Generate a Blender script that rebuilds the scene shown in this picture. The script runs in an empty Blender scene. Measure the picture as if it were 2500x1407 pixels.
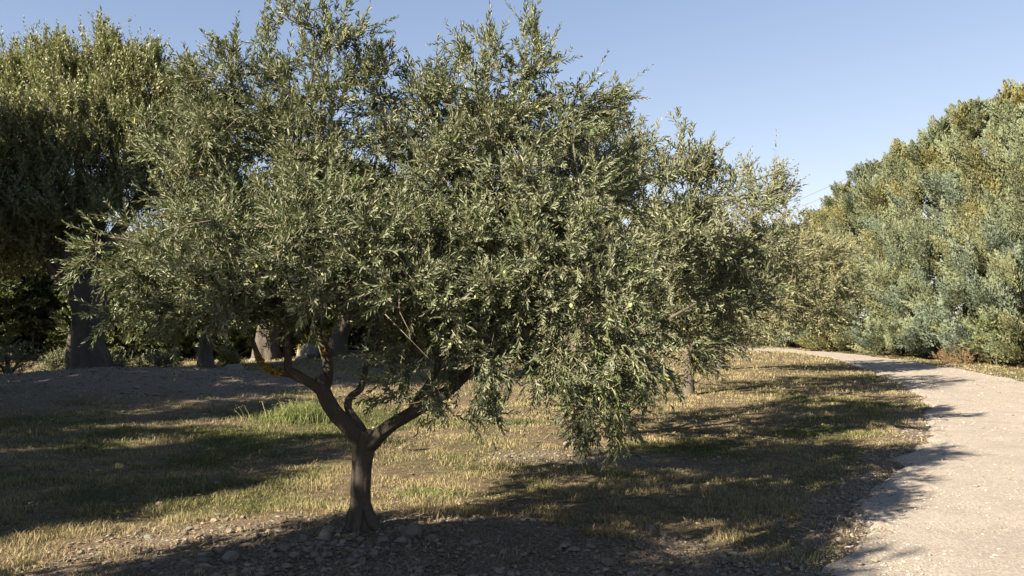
import bpy, math, numpy as np, time
T0 = time.time()
rng = np.random.default_rng(7)
R = math.radians
scene = bpy.context.scene
col_ = scene.collection

# ------------------------------------------------------------------ camera maths (photo measured at 2500 x 1407)
F = 28/36*2500; PITCH = math.atan((775-703.5)/F); CZ = 1.6
SUN_EL = R(29.0); SD = np.array([0.78, 0.63]); SD = SD/np.linalg.norm(SD)      # direction the shadows fall

def W(px, py, d):
    """world point seen at photo position (px,py), d metres ahead"""
    xc = (px-1250)/F; zc = (703.5-py)/F
    y = math.cos(PITCH)-zc*math.sin(PITCH); z = math.sin(PITCH)+zc*math.cos(PITCH)
    s = d/y
    return np.array([xc*s, d, CZ+z*s])

# ------------------------------------------------------------------ noise
def vnoise(x, y, seed=0):
    x = np.asarray(x, float); y = np.asarray(y, float)
    xi = np.floor(x).astype(np.int64); yi = np.floor(y).astype(np.int64)
    xf = x-xi; yf = y-yi
    xf = xf*xf*(3-2*xf); yf = yf*yf*(3-2*yf)
    def h(a, b):
        n = (a*374761393+b*668265263+seed*1442695041) & 0xffffffff
        n = ((n ^ (n >> 13))*1274126177) & 0xffffffff
        return ((n ^ (n >> 16)) & 0xffff)/65535.0
    return (h(xi, yi)*(1-xf)+h(xi+1, yi)*xf)*(1-yf)+(h(xi, yi+1)*(1-xf)+h(xi+1, yi+1)*xf)*yf
def fbm(x, y, seed=0, o=4):
    v = 0; a = .5; f = 1.; t = 0
    for i in range(o):
        v = v+a*vnoise(np.asarray(x)*f, np.asarray(y)*f, seed+i*17); t += a; a *= .5; f *= 2.03
    return v/t
def g2(x, y, cx, cy, sx, sy): return np.exp(-((x-cx)/sx)**2-((y-cy)/sy)**2)

# ------------------------------------------------------------------ road outline
LY = [-30, -5, 0, 3, 5.19, 6.66, 7.81, 9.45, 12, 14.1, 15.8, 19.8, 24.1, 30, 35, 37.0, 38.5]
LX = [-9, -1.2, .2, 1.1, 2.0, 2.85, 3.5, 4.75, 6.2, 7.3, 8.1, 9.5, 10.7, 12.1, 12.6, 12.2, 10]
RY = [-30, -5, 0, 5, 10, 15, 20.2, 24, 29.3, 34, 36.5, 38.5]
RX = [-3, 4.0, 6.2, 8.4, 10.3, 11.8, 13, 13.7, 14.5, 14.9, 14.7, 14.2]
def xL(y): return np.interp(y, LY, LX)+(fbm(y*1.3, y*0+3.3, 5, 5)-.5)*.8*np.clip(1-(np.asarray(y)-12)/30, .25, 1)
def xR(y): return np.interp(y, RY, RX)+(fbm(y*1.1, y*0+9.3, 6, 3)-.5)*.5
def road_in(x, y, m=0.0):
    """signed-ish inside measure: >0 inside the road"""
    a = np.minimum(x-xL(y), xR(y)-x)-m
    a = np.where(y > 38.5, -9, a)
    b = np.minimum(np.minimum(y-37.6, 41.6-y), 14.0-x)-m
    return np.maximum(a, b)

def hgt(x, y):
    x = np.asarray(x, float); y = np.asarray(y, float)
    h = (fbm(x*.35, y*.35, 1, 3)-.5)*.12
    h = h*np.clip(1-road_in(x, y, -1.5)/2.0, .25, 1)
    h = h+.42*g2(x, y, -8.5, 18.0, 4.6, 3.2)+.55*g2(x, y, -2.5, 27.5, 3.6, 3.0)
    h = h+.10*g2(x, y, -1.0, 5.5, 1.6, 1.2)
    h = h+.18*g2(x, y, 7.0, 31.0, 5, 5)
    return h

# ------------------------------------------------------------------ mesh helpers
def mesh_np(name, v, faces, mats, attrs=None, parent=None, matidx=None, smooth=False):
    """faces: list of (n,k) int arrays"""
    v = np.ascontiguousarray(v, dtype=np.float32)
    me = bpy.data.meshes.new(name)
    me.vertices.add(len(v)); me.vertices.foreach_set('co', v.ravel())
    tot = sum(f.size for f in faces); nf = sum(len(f) for f in faces)
    li = np.concatenate([f.ravel() for f in faces]).astype(np.int32)
    sizes = np.concatenate([np.full(len(f), f.shape[1]) for f in faces])
    st = np.concatenate([[0], np.cumsum(sizes)[:-1]]).astype(np.int32)
    me.loops.add(tot); me.loops.foreach_set('vertex_index', li)
    me.polygons.add(nf); me.polygons.foreach_set('loop_start', st)
    if matidx is not None: me.polygons.foreach_set('material_index', np.asarray(matidx, dtype=np.int32))
    me.polygons.foreach_set('use_smooth', np.full(nf, smooth))
    if attrs:
        for k, a in attrs.items():
            a = np.asarray(a, dtype=np.float32)
            if a.ndim == 1:
                at = me.attributes.new(k, 'FLOAT', 'POINT'); at.data.foreach_set('value', a)
            else:
                if a.shape[1] == 3: a = np.concatenate([a, np.ones((len(a), 1), np.float32)], 1)
                at = me.attributes.new(k, 'FLOAT_COLOR', 'POINT'); at.data.foreach_set('color', a.ravel())
    me.update(calc_edges=True); me.validate()
    for m in (mats if isinstance(mats, (list, tuple)) else [mats]): me.materials.append(m)
    o = bpy.data.objects.new(name, me); col_.objects.link(o)
    if parent is not None: o.parent = parent
    return o
def tag(o, label=None, cat=None, group=None, kind=None):
    if label: o['label'] = label
    if cat: o['category'] = cat
    if group: o['group'] = group
    if kind: o['kind'] = kind
    return o
def empty(name, loc):
    o = bpy.data.objects.new(name, None); o.location = loc; o.empty_display_size = .2; col_.objects.link(o); return o
def copy_tree(o, parent=None):
    c = o.copy(); col_.objects.link(c); c.parent = parent
    for ch in list(o.children): copy_tree(ch, c)
    return c
def nrm(a): return a/(np.linalg.norm(a, axis=-1, keepdims=True)+1e-9)
def perp(t):
    ref = np.where(np.abs(t[..., 2:3]) < .85, np.array([0, 0, 1.]), np.array([1., 0, 0]))
    a = nrm(np.cross(t, ref)); return a, np.cross(t, a)

class Tubes:
    def __init__(s): s.v = []; s.f = []; s.n = 0
    def add(s, pts, rad, sides=6, rough=0.0, flute=0.0, seed=0, cap=True):
        pts = np.asarray(pts, float); rad = np.asarray(rad, float); n = len(pts)
        t = np.gradient(pts, axis=0); t = nrm(t)
        a = np.zeros_like(t); a0, _ = perp(t[0]); a[0] = a0
        for i in range(1, n):
            q = a[i-1]-t[i]*np.dot(a[i-1], t[i]); a[i] = q/(np.linalg.norm(q)+1e-9)
        b = np.cross(t, a)
        th = np.linspace(0, 2*np.pi, sides, endpoint=False)
        rr = np.repeat(rad[:, None], sides, 1)
        if rough or flute:
            L = np.concatenate([[0], np.cumsum(np.linalg.norm(np.diff(pts, axis=0), axis=1))])
            cx = np.cos(th)[None]*1.6+L[:, None]*0; 
            nz = fbm(np.cos(th)[None]*2.2+L[:, None]*3/max(rad[0], .02)*.1+seed, np.sin(th)[None]*2.2+L[:, None]*.9+seed*3, seed, 4)-.5
            rr = rr*(1+rough*nz*2)
            if flute: rr = rr*(1+flute*np.sin(th*5+L[:, None]*.8+nz*4+seed)*.5+flute*np.sin(th*9-L[:, None]*1.1+seed)*.3)
        ring = pts[:, None]+a[:, None]*(np.cos(th)[None, :, None]*rr[..., None])+b[:, None]*(np.sin(th)[None, :, None]*rr[..., None])
        s.v.append(ring.reshape(-1, 3))
        i = np.arange(n-1)[:, None]; j = np.arange(sides)[None]; k = (j+1) % sides
        q = np.stack([i*sides+j, i*sides+k, (i+1)*sides+k, (i+1)*sides+j], -1).reshape(-1, 4)+s.n
        s.f.append(q); s.n += n*sides
    def build(s, name, mat, parent, smooth=True):
        return mesh_np(name, np.concatenate(s.v), [np.concatenate(s.f)], mat, parent=parent, smooth=smooth)
def smooth_path(p, r, step=.04):
    p = np.asarray(p, float); r = np.asarray(r, float)
    n = len(p); P = np.vstack([2*p[0]-p[1], p, 2*p[-1]-p[-2]])
    out = []; ro = []
    for i in range(n-1):
        p0, p1, p2, p3 = P[i:i+4]
        m = max(2, int(np.linalg.norm(p2-p1)/step))
        for t in np.linspace(0, 1, m, endpoint=False):
            out.append(.5*((2*p1)+(-p0+p2)*t+(2*p0-5*p1+4*p2-p3)*t*t+(-p0+3*p1-3*p2+p3)*t**3)); ro.append(r[i]*(1-t)+r[i+1]*t)
    out.append(p[-1]); ro.append(r[-1])
    return np.array(out), np.array(ro)

# ------------------------------------------------------------------ materials
def newmat(name):
    m = bpy.data.materials.new(name); m.use_nodes = True; nt = m.node_tree; nt.nodes.clear()
    o = nt.nodes.new('ShaderNodeOutputMaterial'); return m, nt, o
def N(nt, t, **k):
    n = nt.nodes.new(t)
    for a, b in k.items():
        if a in n.inputs: n.inputs[a].default_value = b
        else: setattr(n, a, b)
    return n
def noise(nt, scale, detail=6, rough=.6, coord='Object', vec=None, dist=0):
    n = N(nt, 'ShaderNodeTexNoise'); n.inputs['Scale'].default_value = scale; n.inputs['Detail'].default_value = detail
    n.inputs['Roughness'].default_value = rough; n.inputs['Distortion'].default_value = dist
    if vec is None:
        tc = N(nt, 'ShaderNodeTexCoord'); vec = tc.outputs[coord]
    nt.links.new(vec, n.inputs['Vector']); return n
def ramp(nt, fac, stops):
    r = N(nt, 'ShaderNodeValToRGB'); e = r.color_ramp.elements
    while len(e) < len(stops): e.new(.5)
    for q, (p, c) in zip(e, stops): q.position = p; q.color = (*c, 1)
    nt.links.new(fac, r.inputs[0]); return r
def mixc(nt, fac, a, b, bt='MIX'):
    m = N(nt, 'ShaderNodeMix', data_type='RGBA', blend_type=bt)
    for s, v in ((0, fac), (6, a), (7, b)):
        if hasattr(v, 'links') or hasattr(v, 'is_linked'): nt.links.new(v, m.inputs[s])
        else: m.inputs[s].default_value = v if not isinstance(v, tuple) else (*v, 1)
    return m.outputs[2]
def leaf_mat(name, back=(.175, .19, .125), backfac=.8, rough=.5, trans=.18, spec=.35):
    m, nt, o = newmat(name)
    at = N(nt, 'ShaderNodeAttribute', attribute_name='col')
    ge = N(nt, 'ShaderNodeNewGeometry')
    mu = N(nt, 'ShaderNodeMath', operation='MULTIPLY'); nt.links.new(ge.outputs['Backfacing'], mu.inputs[0]); mu.inputs[1].default_value = backfac
    c = mixc(nt, mu.outputs[0], at.outputs['Color'], back)
    p = N(nt, 'ShaderNodeBsdfPrincipled'); nt.links.new(c, p.inputs['Base Color']); p.inputs['Roughness'].default_value = rough
    p.inputs['Specular IOR Level'].default_value = spec
    t = N(nt, 'ShaderNodeBsdfTranslucent'); 
    c2 = mixc(nt, .6, c, (.16, .19, .03)); nt.links.new(c2, t.inputs['Color'])
    s = N(nt, 'ShaderNodeMixShader'); s.inputs[0].default_value = trans
    nt.links.new(p.outputs[0], s.inputs[1]); nt.links.new(t.outputs[0], s.inputs[2]); nt.links.new(s.outputs[0], o.inputs[0])
    return m
def bark_mat(name, c1, c2, scale=1.0, bump=.6):
    m, nt, o = newmat(name)
    tc = N(nt, 'ShaderNodeTexCoord'); mp = N(nt, 'ShaderNodeMapping'); mp.inputs['Scale'].default_value = (1, 1, .35)
    nt.links.new(tc.outputs['Object'], mp.inputs[0])
    n1 = noise(nt, 34*scale, 9, .75, vec=mp.outputs[0], dist=.6); n2 = noise(nt, 5*scale, 5, .6, vec=tc.outputs['Object'])
    c = ramp(nt, n1.outputs[0], [(.3, tuple(x*.45 for x in c1)), (.52, c1), (.72, c2)])
    c = mixc(nt, n2.outputs[0], c.outputs[0], tuple(x*.7 for x in c2), 'MIX')
    p = N(nt, 'ShaderNodeBsdfPrincipled'); nt.links.new(c, p.inputs['Base Color']); p.inputs['Roughness'].default_value = .85
    p.inputs['Specular IOR Level'].default_value = .2
    b = N(nt, 'ShaderNodeBump'); b.inputs['Strength'].default_value = bump; b.inputs['Distance'].default_value = .02/scale
    nt.links.new(n1.outputs[0], b.inputs['Height']); nt.links.new(b.outputs[0], p.inputs['Normal'])
    nt.links.new(p.outputs[0], o.inputs[0]); return m
def attr_mat(name, rough=.9, spec=.15, trans=0.0, nscale=None):
    m, nt, o = newmat(name)
    at = N(nt, 'ShaderNodeAttribute', attribute_name='col'); c = at.outputs['Color']
    if nscale:
        n1 = noise(nt, nscale, 6, .65); r = ramp(nt, n1.outputs[0], [(.3, (.62, .6, .57)), (.7, (1.15, 1.13, 1.1))]); c = mixc(nt, 1.0, c, r.outputs[0], 'MULTIPLY')
    p = N(nt, 'ShaderNodeBsdfPrincipled'); nt.links.new(c, p.inputs['Base Color']); p.inputs['Roughness'].default_value = rough
    p.inputs['Specular IOR Level'].default_value = spec
    if trans:
        t = N(nt, 'ShaderNodeBsdfTranslucent'); nt.links.new(c, t.inputs['Color']); s = N(nt, 'ShaderNodeMixShader'); s.inputs[0].default_value = trans
        nt.links.new(p.outputs[0], s.inputs[1]); nt.links.new(t.outputs[0], s.inputs[2]); nt.links.new(s.outputs[0], o.inputs[0])
    else: nt.links.new(p.outputs[0], o.inputs[0])
    return m
def stone_mat(name, c1, c2):
    m, nt, o = newmat(name)
    oi = N(nt, 'ShaderNodeObjectInfo')
    n1 = noise(nt, 14, 7, .65); r = ramp(nt, n1.outputs[0], [(.3, tuple(x*.6 for x in c1)), (.5, c1), (.7, c2)])
    c = mixc(nt, oi.outputs['Random'], r.outputs[0], tuple(x*.75 for x in c1))
    p = N(nt, 'ShaderNodeBsdfPrincipled'); nt.links.new(c, p.inputs['Base Color']); p.inputs['Roughness'].default_value = .85; p.inputs['Specular IOR Level'].default_value = .2
    b = N(nt, 'ShaderNodeBump'); b.inputs['Strength'].default_value = .5; b.inputs['Distance'].default_value = .02
    nt.links.new(n1.outputs[0], b.inputs['Height']); nt.links.new(b.outputs[0], p.inputs['Normal']); nt.links.new(p.outputs[0], o.inputs[0]); return m
M_LEAF = leaf_mat('olive_leaf')
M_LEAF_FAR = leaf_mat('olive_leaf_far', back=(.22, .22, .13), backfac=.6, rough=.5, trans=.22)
M_BUSH = leaf_mat('bush_leaf', back=(.10, .12, .05), backfac=.4, rough=.5, trans=.2, spec=.3)
M_CON = leaf_mat('conifer_spray', back=(.2, .22, .13), backfac=.2, rough=.7, trans=.15, spec=.15)
M_TWIG = bark_mat('twig_bark', (.22, .19, .13), (.32, .28, .2), 2, .2)
M_BARK = bark_mat('smooth_olive_bark', (.062, .052, .042), (.15, .125, .10), 1.0, .7)
M_BARK_OLD = bark_mat('fissured_bark', (.058, .05, .041), (.16, .14, .112), .3, .9)
M_DEAD = bark_mat('dead_branch_bark', (.20, .155, .115), (.32, .265, .2), 1, .3)
M_DEADTWIG = bark_mat('dead_twig_bark', (.22, .17, .13), (.36, .30, .24), 2, .1)
M_GRASS = attr_mat('grass_blade', .75, .2, .25)
M_GRAVEL = attr_mat('loose_stone', .9, .15, 0, 60)
M_STONE = stone_mat('limestone', (.19, .168, .14), (.30, .275, .235))

# ------------------------------------------------------------------ leaves and shoots
def leaves(base, ldir, nor, length, width, simple=False, fold=.18):
    """lanceolate leaves -> verts, quads"""
    n = len(base); s = np.cross(ldir, nor); s = nrm(s); nor = np.cross(s, ldir)
    L = length[:, None]; w = width[:, None]
    if simple:
        v = np.stack([base, base+ldir*L*.45+s*w*.5, base+ldir*L, base+ldir*L*.45-s*w*.5], 1)
        f = np.array([[0, 3, 2, 1]]); k = 4
    else:
        up = nor*w*fold
        droop = -nor*L*.06
        v = np.stack([base, base+ldir*L*.32+s*w*.46+up, base+ldir*L*.72+s*w*.36+up+droop*.4, base+ldir*L+droop,
                      base+ldir*L*.72-s*w*.36+up+droop*.4, base+ldir*L*.32-s*w*.46+up], 1)
        f = np.array([[0, 3, 2, 1], [0, 5, 4, 3]]); k = 6
    F_ = (np.arange(n)[:, None, None]*k+f[None]).reshape(-1, 4)
    return v.reshape(-1, 3), F_, k

def shoots(base, d, L, curve, pairs, leaf_len, leaf_w, tone, simple=False, stem_r=.0016, r=rng, spread=(.55, .95)):
    """leafy shoots. base,d (M,3); L (M,), curve (M,3). returns verts, faces, matidx, col"""
    M = len(base); a, b = perp(d)
    t = (np.arange(pairs)+.6)/(pairs+.1); t = np.repeat(t, 2); K = len(t)
    t = t[None]+r.normal(0, .02, (M, K)); t = np.clip(t, .02, 1)
    pos = base[:, None]+d[:, None]*(L[:, None]*t)[..., None]+curve[:, None]*(t**2)[..., None]
    tan = nrm(d[:, None]*L[:, None, None]+2*curve[:, None]*t[..., None])
    az = (np.arange(K)//2)*(np.pi/2)+(np.arange(K) % 2)*np.pi
    az = az[None]+r.uniform(0, 6.28, (M, 1))+r.normal(0, .35, (M, K))
    rad = a[:, None]*np.cos(az)[..., None]+b[:, None]*np.sin(az)[..., None]
    al = r.uniform(spread[0], spread[1], (M, K)); al = al*(1-.35*t)
    ld = nrm(tan*np.cos(al)[..., None]+rad*np.sin(al)[..., None]+r.normal(0, .12, (M, K, 3))+np.array([0, 0, -.03]))
    no = nrm(tan-rad*.2+r.normal(0, .35, (M, K, 3)))
    sc = (.55+.6*np.sin(np.clip(t*.9+.12, 0, 1)*np.pi))*r.uniform(.75, 1.15, (M, K))
    ll = leaf_len*sc; lw = leaf_w*(.6+.5*sc)*r.uniform(.8, 1.2, (M, K))
    keep = r.random((M, K)) > .08
    c = tone[:, None]*r.uniform(.7, 1.35, (M, K, 1))*(1+r.normal(0, .06, (M, K, 3)))
    yel = r.random((M, K, 1)) < .003
    c = np.where(yel, np.array([.40, .36, .06]), c)
    v, f, k = leaves(pos[keep], ld[keep], no[keep], ll[keep], lw[keep], simple)
    colv = np.repeat(c[keep], k, 0); mi = np.zeros(len(f), int)
    # stems: 3-sided, 3 segments
    S = 4; ts = np.linspace(0, 1, S)
    sp = base[:, None]+d[:, None]*(L[:, None]*ts[None])[..., None]+curve[:, None]*(ts**2)[None, :, None]
    rr = (stem_r*(1-.7*ts))[None, :, None, None]
    th = np.array([0, 2.094, 4.189])
    ring = sp[:, :, None]+(a[:, None, None]*np.cos(th)[None, None, :, None]+b[:, None, None]*np.sin(th)[None, None, :, None])*rr
    i = np.arange(S-1)[:, None]; j = np.arange(3)[None]; kk = (j+1) % 3
    q = np.stack([i*3+j, i*3+kk, (i+1)*3+kk, (i+1)*3+j], -1).reshape(-1, 4)
    q = (np.arange(M)[:, None, None]*(S*3)+q[None]).reshape(-1, 4)+len(v)
    v2 = ring.reshape(-1, 3)
    return (np.concatenate([v, v2]), np.concatenate([f, q]), np.concatenate([mi, np.ones(len(q), int)]),
            np.concatenate([colv, np.full((len(v2), 3), .2)]))

def make_tree(name, base, limbs, clumps, leaf_len=.07, leaf_w=.013, shoots_per=9, dens=1.0, tone=(.050, .068, .026),
              tone2=(.095, .112, .046), shoot_len=(.16, .36), up=.35, pairs=10, simple=False, leafmat=None, barkmat=None,
              fruit=0, sides=14, rough=.10, flute=0.0, seed=1, spikes=(), attr_pow=1.0, jit=.5, shell=.55, trunk_step=.04, cavf=1.7, cavt=0):
    """limbs: [(points(n,3), radii(n))], the first one is the trunk. clumps: [(centre, (rx,ry,rz), (bias vector) or None, weight)]"""
    r = np.random.default_rng(seed); base = np.asarray(base, float)
    root = empty(name, base)
    nodes = []; nrad = []
    for i, (p, ra) in enumerate(limbs):
        p2, r2 = smooth_path(p, ra, trunk_step)
        tb = Tubes(); tb.add(p2-base, r2, sides if r2[0] > .02 else 8, rough, flute, seed+i)
        tb.build('trunk' if i == 0 else 'limb', barkmat or M_BARK, root)
        if i > 0: q = p2[len(p2)//3::3]; nodes.append(q); nrad.append(r2[len(r2)//3::3][:len(q)])
    nodes = np.concatenate(nodes); nrad = np.concatenate(nrad)
    P = []; PC = []; PB = []
    for (c, rad3, bias, w) in clumps:
        rad3 = np.asarray(rad3, float); n = max(3, int(w*dens*95*(rad3[0]*rad3[1]*rad3[2])**.72))
        u = nrm(r.normal(size=(n, 3)))*(r.random((n, 1))**(shell/1.5+.05)); P.append(np.asarray(c)+u*rad3); PC.append(np.repeat(np.asarray(c)[None], n, 0))
        PB.append(np.repeat(np.asarray(bias if bias is not None else (0, 0, up))[None], n, 0))
    P = np.concatenate(P); PC = np.concatenate(PC); PB = np.concatenate(PB)
    # gaps in the crown
    cav = fbm(P[:, 0]*cavf+P[:, 1]*.9*cavf+seed, P[:, 2]*cavf*1.2+P[:, 1]*.5, seed+3, 2)
    ok = (cav > cavt) & (P[:, 2] > hgt(P[:, 0], P[:, 1])+.25); P = P[ok]; PC = PC[ok]; PB = PB[ok]
    dn = np.array([np.min(np.sum((nodes-p)**2, 1)) for p in P]); order = np.argsort(dn)
    cap = len(nodes)+len(P)*3+10; ND = np.zeros((cap, 3)); NR = np.zeros(cap); ND[:len(nodes)] = nodes; NR[:len(nodes)] = nrad; nn = len(nodes)
    tb = Tubes(); bdir = np.zeros_like(P)
    for idx in order:
        p = P[idx]; dd = np.linalg.norm(ND[:nn]-p, axis=1); sc = dd+.25*np.maximum(0, ND[:nn, 2]-p[2])*0.5
        j = int(np.argmin(sc)); q = ND[j]; L = dd[j]; r0 = min(NR[j]*.75, .003+.011*L); r0 = max(r0, .0022)
        d = p-q; o = r.normal(size=3)*L*.10; sag = np.array([0, 0, L*.07])
        pts = np.array([q, q+d*.33+o+sag*.6, q+d*.66+o*.7+sag, p])
        rad = np.array([r0, r0*.8, r0*.62, max(.0015, r0*.42)])
        tb.add(pts-base, rad, 5 if not simple else 4)
        ND[nn:nn+3] = pts[1:]; NR[nn:nn+3] = rad[1:]; nn += 3; bdir[idx] = nrm(pts[3]-pts[2])
    tb.build('branches', M_TWIG if not simple else (barkmat or M_BARK), root)['kind'] = 'stuff'
    # shoots
    M = len(P)*shoots_per; ii = np.repeat(np.arange(len(P)), shoots_per)
    L = r.uniform(shoot_len[0], shoot_len[1], M)*(1+.5*(r.random(M) < .08))
    out = nrm(P-PC)
    d = nrm(out[ii]*.55+bdir[ii]*.35+PB[ii]+r.normal(0, jit, (M, 3)))
    bs = P[ii]-bdir[ii]*r.uniform(0, .22, (M, 1))*(shoot_len[1]/.36)+r.normal(0, .035*(shoot_len[1]/.36), (M, 3))
    cu = (np.array([0, 0, 1.])*r.uniform(-.22, .16, (M, 1))+r.normal(0, .08, (M, 3)))*L[:, None]
    tn = np.asarray(tone); tn2 = np.asarray(tone2)
    f_ = np.clip(.5+.35*r.normal(size=len(P)), 0, 1)[:, None]; T = (tn*(1-f_)+tn2*f_)[ii]*r.uniform(.72, 1.28, (M, 1))*(1+r.normal(0, .06, (M, 3)))
    if spikes:
        sb = []; sdv = []; sl = []; 
        for (p, h, n) in spikes:
            p = np.asarray(p, float)
            k = n; q = p+r.normal(0, .10*h, (k, 3))*np.array([1, 1, .5]); hh = h*r.uniform(.35, 1, k)
            for z in range(k):
                m = max(2, int(hh[z]/.10)); ts = np.arange(m)/m
                dv = nrm(np.array([0, 0, 1.])+r.normal(0, .10, 3)); pts = q[z]+dv*(ts*hh[z])[:, None]
                st = Tubes(); sb.append(pts); dd2 = nrm(dv+r.normal(0, .22, (m, 3))); sdv.append(dd2); sl.append(r.uniform(.5, .8, m)*shoot_len[1]*(1-.35*ts))
        sb = np.concatenate(sb); sdv = np.concatenate(sdv); sl = np.concatenate(sl); k = len(sb)
        bs = np.concatenate([bs, sb]); d = np.concatenate([d, sdv]); L = np.concatenate([L, sl]); cu = np.concatenate([cu, r.normal(0, .04, (k, 3))*sl[:, None]])
        T = np.concatenate([T, np.repeat((tn2*1.1)[None], k, 0)])
    v, f, mi, cv = shoots(bs-base, d, L, cu, pairs, leaf_len, leaf_w, T, simple, stem_r=.0018*(leaf_len/.07), r=r)
    mesh_np('crown', v, [f], [leafmat or M_LEAF, M_TWIG], {'col': cv}, root, mi)
    if seed == 11:      # bare dead twigs caught in the crown
        td = Tubes(); ch = r.choice(len(P), 420, replace=False)
        for c_ in ch:
            p0 = P[c_]-base+r.normal(0, .04, 3); dv = nrm(r.normal(0, 1, 3)+(P[c_]-PC[c_])*1.5+np.array([0, -.5, 0])); ln = r.uniform(.12, .34); mid = p0+dv*ln*.5+r.normal(0, .02, 3)
            td.add(np.array([p0, mid, p0+dv*ln+r.normal(0, .02, 3)]), [.0028, .002, .001], 4)
        td.build('dead_twigs', M_DEADTWIG, root)['kind'] = 'stuff'
    if fruit:
        dist = np.linalg.norm(bs-np.array([0, 0, 1.6]), axis=1); cand = np.where((bs[:, 2] > .7))[0]
        dcl = dist[cand]+r.normal(0, .12, len(cand)); cand = cand[np.argsort(dcl)[:fruit*9]]; cand = r.choice(cand, fruit, replace=False)
        me = bpy.data.meshes.new('olive'); import bmesh
        bm = bmesh.new(); bmesh.ops.create_uvsphere(bm, u_segments=8, v_segments=6, radius=.0095)
        for q in bm.verts: q.co.z *= 1.35
        for q in bm.faces: q.smooth = True
        bm.to_mesh(me); bm.free(); me.materials.append(M_OLIVE)
        for ci in cand:
            o = bpy.data.objects.new('olive', me); col_.objects.link(o); o.parent = root
            pp = bs[ci]+d[ci]*L[ci]*r.uniform(.2, .7)-base+np.array([0, 0, -.015])+r.normal(0, .006, 3); o.location = pp
            s = r.uniform(.8, 1.25); o.scale = (s, s, s); o.rotation_euler = tuple(r.normal(0, .5, 3))
    return root
mo, nt, oo = newmat('green_olive_skin')
pp_ = N(nt, 'ShaderNodeBsdfPrincipled'); n_ = noise(nt, 60, 3); r_ = ramp(nt, n_.outputs[0], [(.3, (.24, .30, .09)), (.7, (.36, .42, .15))]); nt.links.new(r_.outputs[0], pp_.inputs['Base Color'])
pp_.inputs['Roughness'].default_value = .4; nt.links.new(pp_.outputs[0], oo.inputs[0]); M_OLIVE = mo

def G(x, y, dz=0): return np.array([x, y, float(hgt(x, y))+dz])

# ================================================================== NEAR OLIVE TREE
def PL(l, k=1.0):  # list of (px,py,d,r)
    a = np.array([W(p[0], p[1], p[2]) for p in l]); return a, np.array([p[3] for p in l])*k
D0 = 5.6
tb_ = W(880, 1318, D0); tb_[2] = hgt(tb_[0], tb_[1])-.05
base_A = np.array([tb_[0], tb_[1], float(hgt(tb_[0], tb_[1]))])
tp, tr = PL([(878, 1290, D0, .096), (878, 1262, D0, .078), (880, 1200, D0, .068), (884, 1140, D0, .066), (888, 1100, D0, .076), (890, 1068, D0, .078), (890, 1052, D0, .05)])
tp = np.vstack([tb_+np.array([-.01, 0, -.03]), tb_+np.array([0, 0, .03]), tp]); tr = np.concatenate([[.125, .108], tr])
limbsA = [(tp, tr)]
limbsA.append(PL([(896, 1090, D0, .055), (866, 1058, D0-.01, .06), (838, 1030, D0-.02, .054), (812, 1000, D0-.03, .05), (793, 965, D0-.03, .049), (785, 935, D0-.03, .044), (780, 915, D0-.03, .028)]))
limbsA.append(PL([(796, 968, D0-.03, .034), (762, 938, D0-.05, .036), (722, 916, D0-.08, .033), (704, 900, D0-.08, .028), (703, 868, D0-.06, .026), (699, 820, D0-.05, .023), (702, 740, D0-.1, .021), (708, 660, D0-.15, .019), (722, 560, D0-.2, .016), (742, 440, D0-.15, .013), (755, 300, D0-.05, .010), (765, 120, D0, .006), (768, 20, D0, .003)]))
limbsA.append(PL([(712, 914, D0-.08, .026), (672, 906, D0-.1, .024), (643, 893, D0-.15, .021), (628, 862, D0-.2, .018), (612, 820, D0-.2, .016), (590, 760, D0-.25, .014), (520, 690, D0-.3, .012), (430, 620, D0-.4, .009), (330, 590, D0-.45, .006), (240, 570, D0-.45, .003)]))
limbsA.append(PL([(793, 962, D0-.02, .03), (800, 925, D0+.03, .034), (799, 880, D0+.08, .030), (790, 835, D0+.12, .029), (786, 800, D0+.15, .025), (812, 700, D0+.2, .02), (860, 580, D0+.3, .016), (905, 450, D0+.35, .012), (930, 300, D0+.3, .008), (925, 150, D0+.3, .004)]))
limbsA.append(PL([(888, 1085, D0+.01, .04), (880, 1050, D0+.02, .038), (862, 1018, D0+.02, .026), (849, 992, D0+.03, .026), (857, 968, D0+.05, .025), (880, 950, D0+.08, .024), (890, 915, D0+.15, .020), (905, 860, D0+.3, .018), (960, 760, D0+.5, .015), (1040, 620, D0+.7, .012), (1110, 450, D0+.8, .009), (1150, 300, D0+.8, .005)]))
limbsA.append(PL([(888, 1100, D0, .05), (912, 1076, D0-.03, .056), (948, 1044, D0-.08, .048), (1000, 1012, D0-.15, .044), (1058, 975, D0-.25, .040), (1105, 945, D0-.35, .036), (1150, 905, D0-.4, .030), (1230, 850, D0-.5, .024), (1320, 770, D0-.6, .019), (1395, 660, D0-.6, .015), (1420, 500, D0-.4, .011), (1400, 350, D0-.2, .007), (1400, 250, D0, .004)]))
limbsA.append(PL([(1006, 1008, D0-.15, .034), (1024, 970, D0-.12, .030), (1052, 930, D0-.05, .026), (1090, 850, D0, .020), (1150, 720, D0+.1, .017), (1205, 560, D0+.1, .014), (1250, 380, D0+.1, .010), (1290, 200, D0+.1, .006), (1305, 80, D0+.1, .003)]))
def CL(l):
    out = []
    for q in l:
        px, py, d, r3 = q[:4]; bias = q[4] if len(q) > 4 else None; w = q[5] if len(q) > 5 else 1.0
        r3 = r3 if isinstance(r3, tuple) else (r3, r3, r3*.9)
        out.append((W(px, py, d), r3, bias, w))
    return out
dn = (0, 0, -.9)
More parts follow.
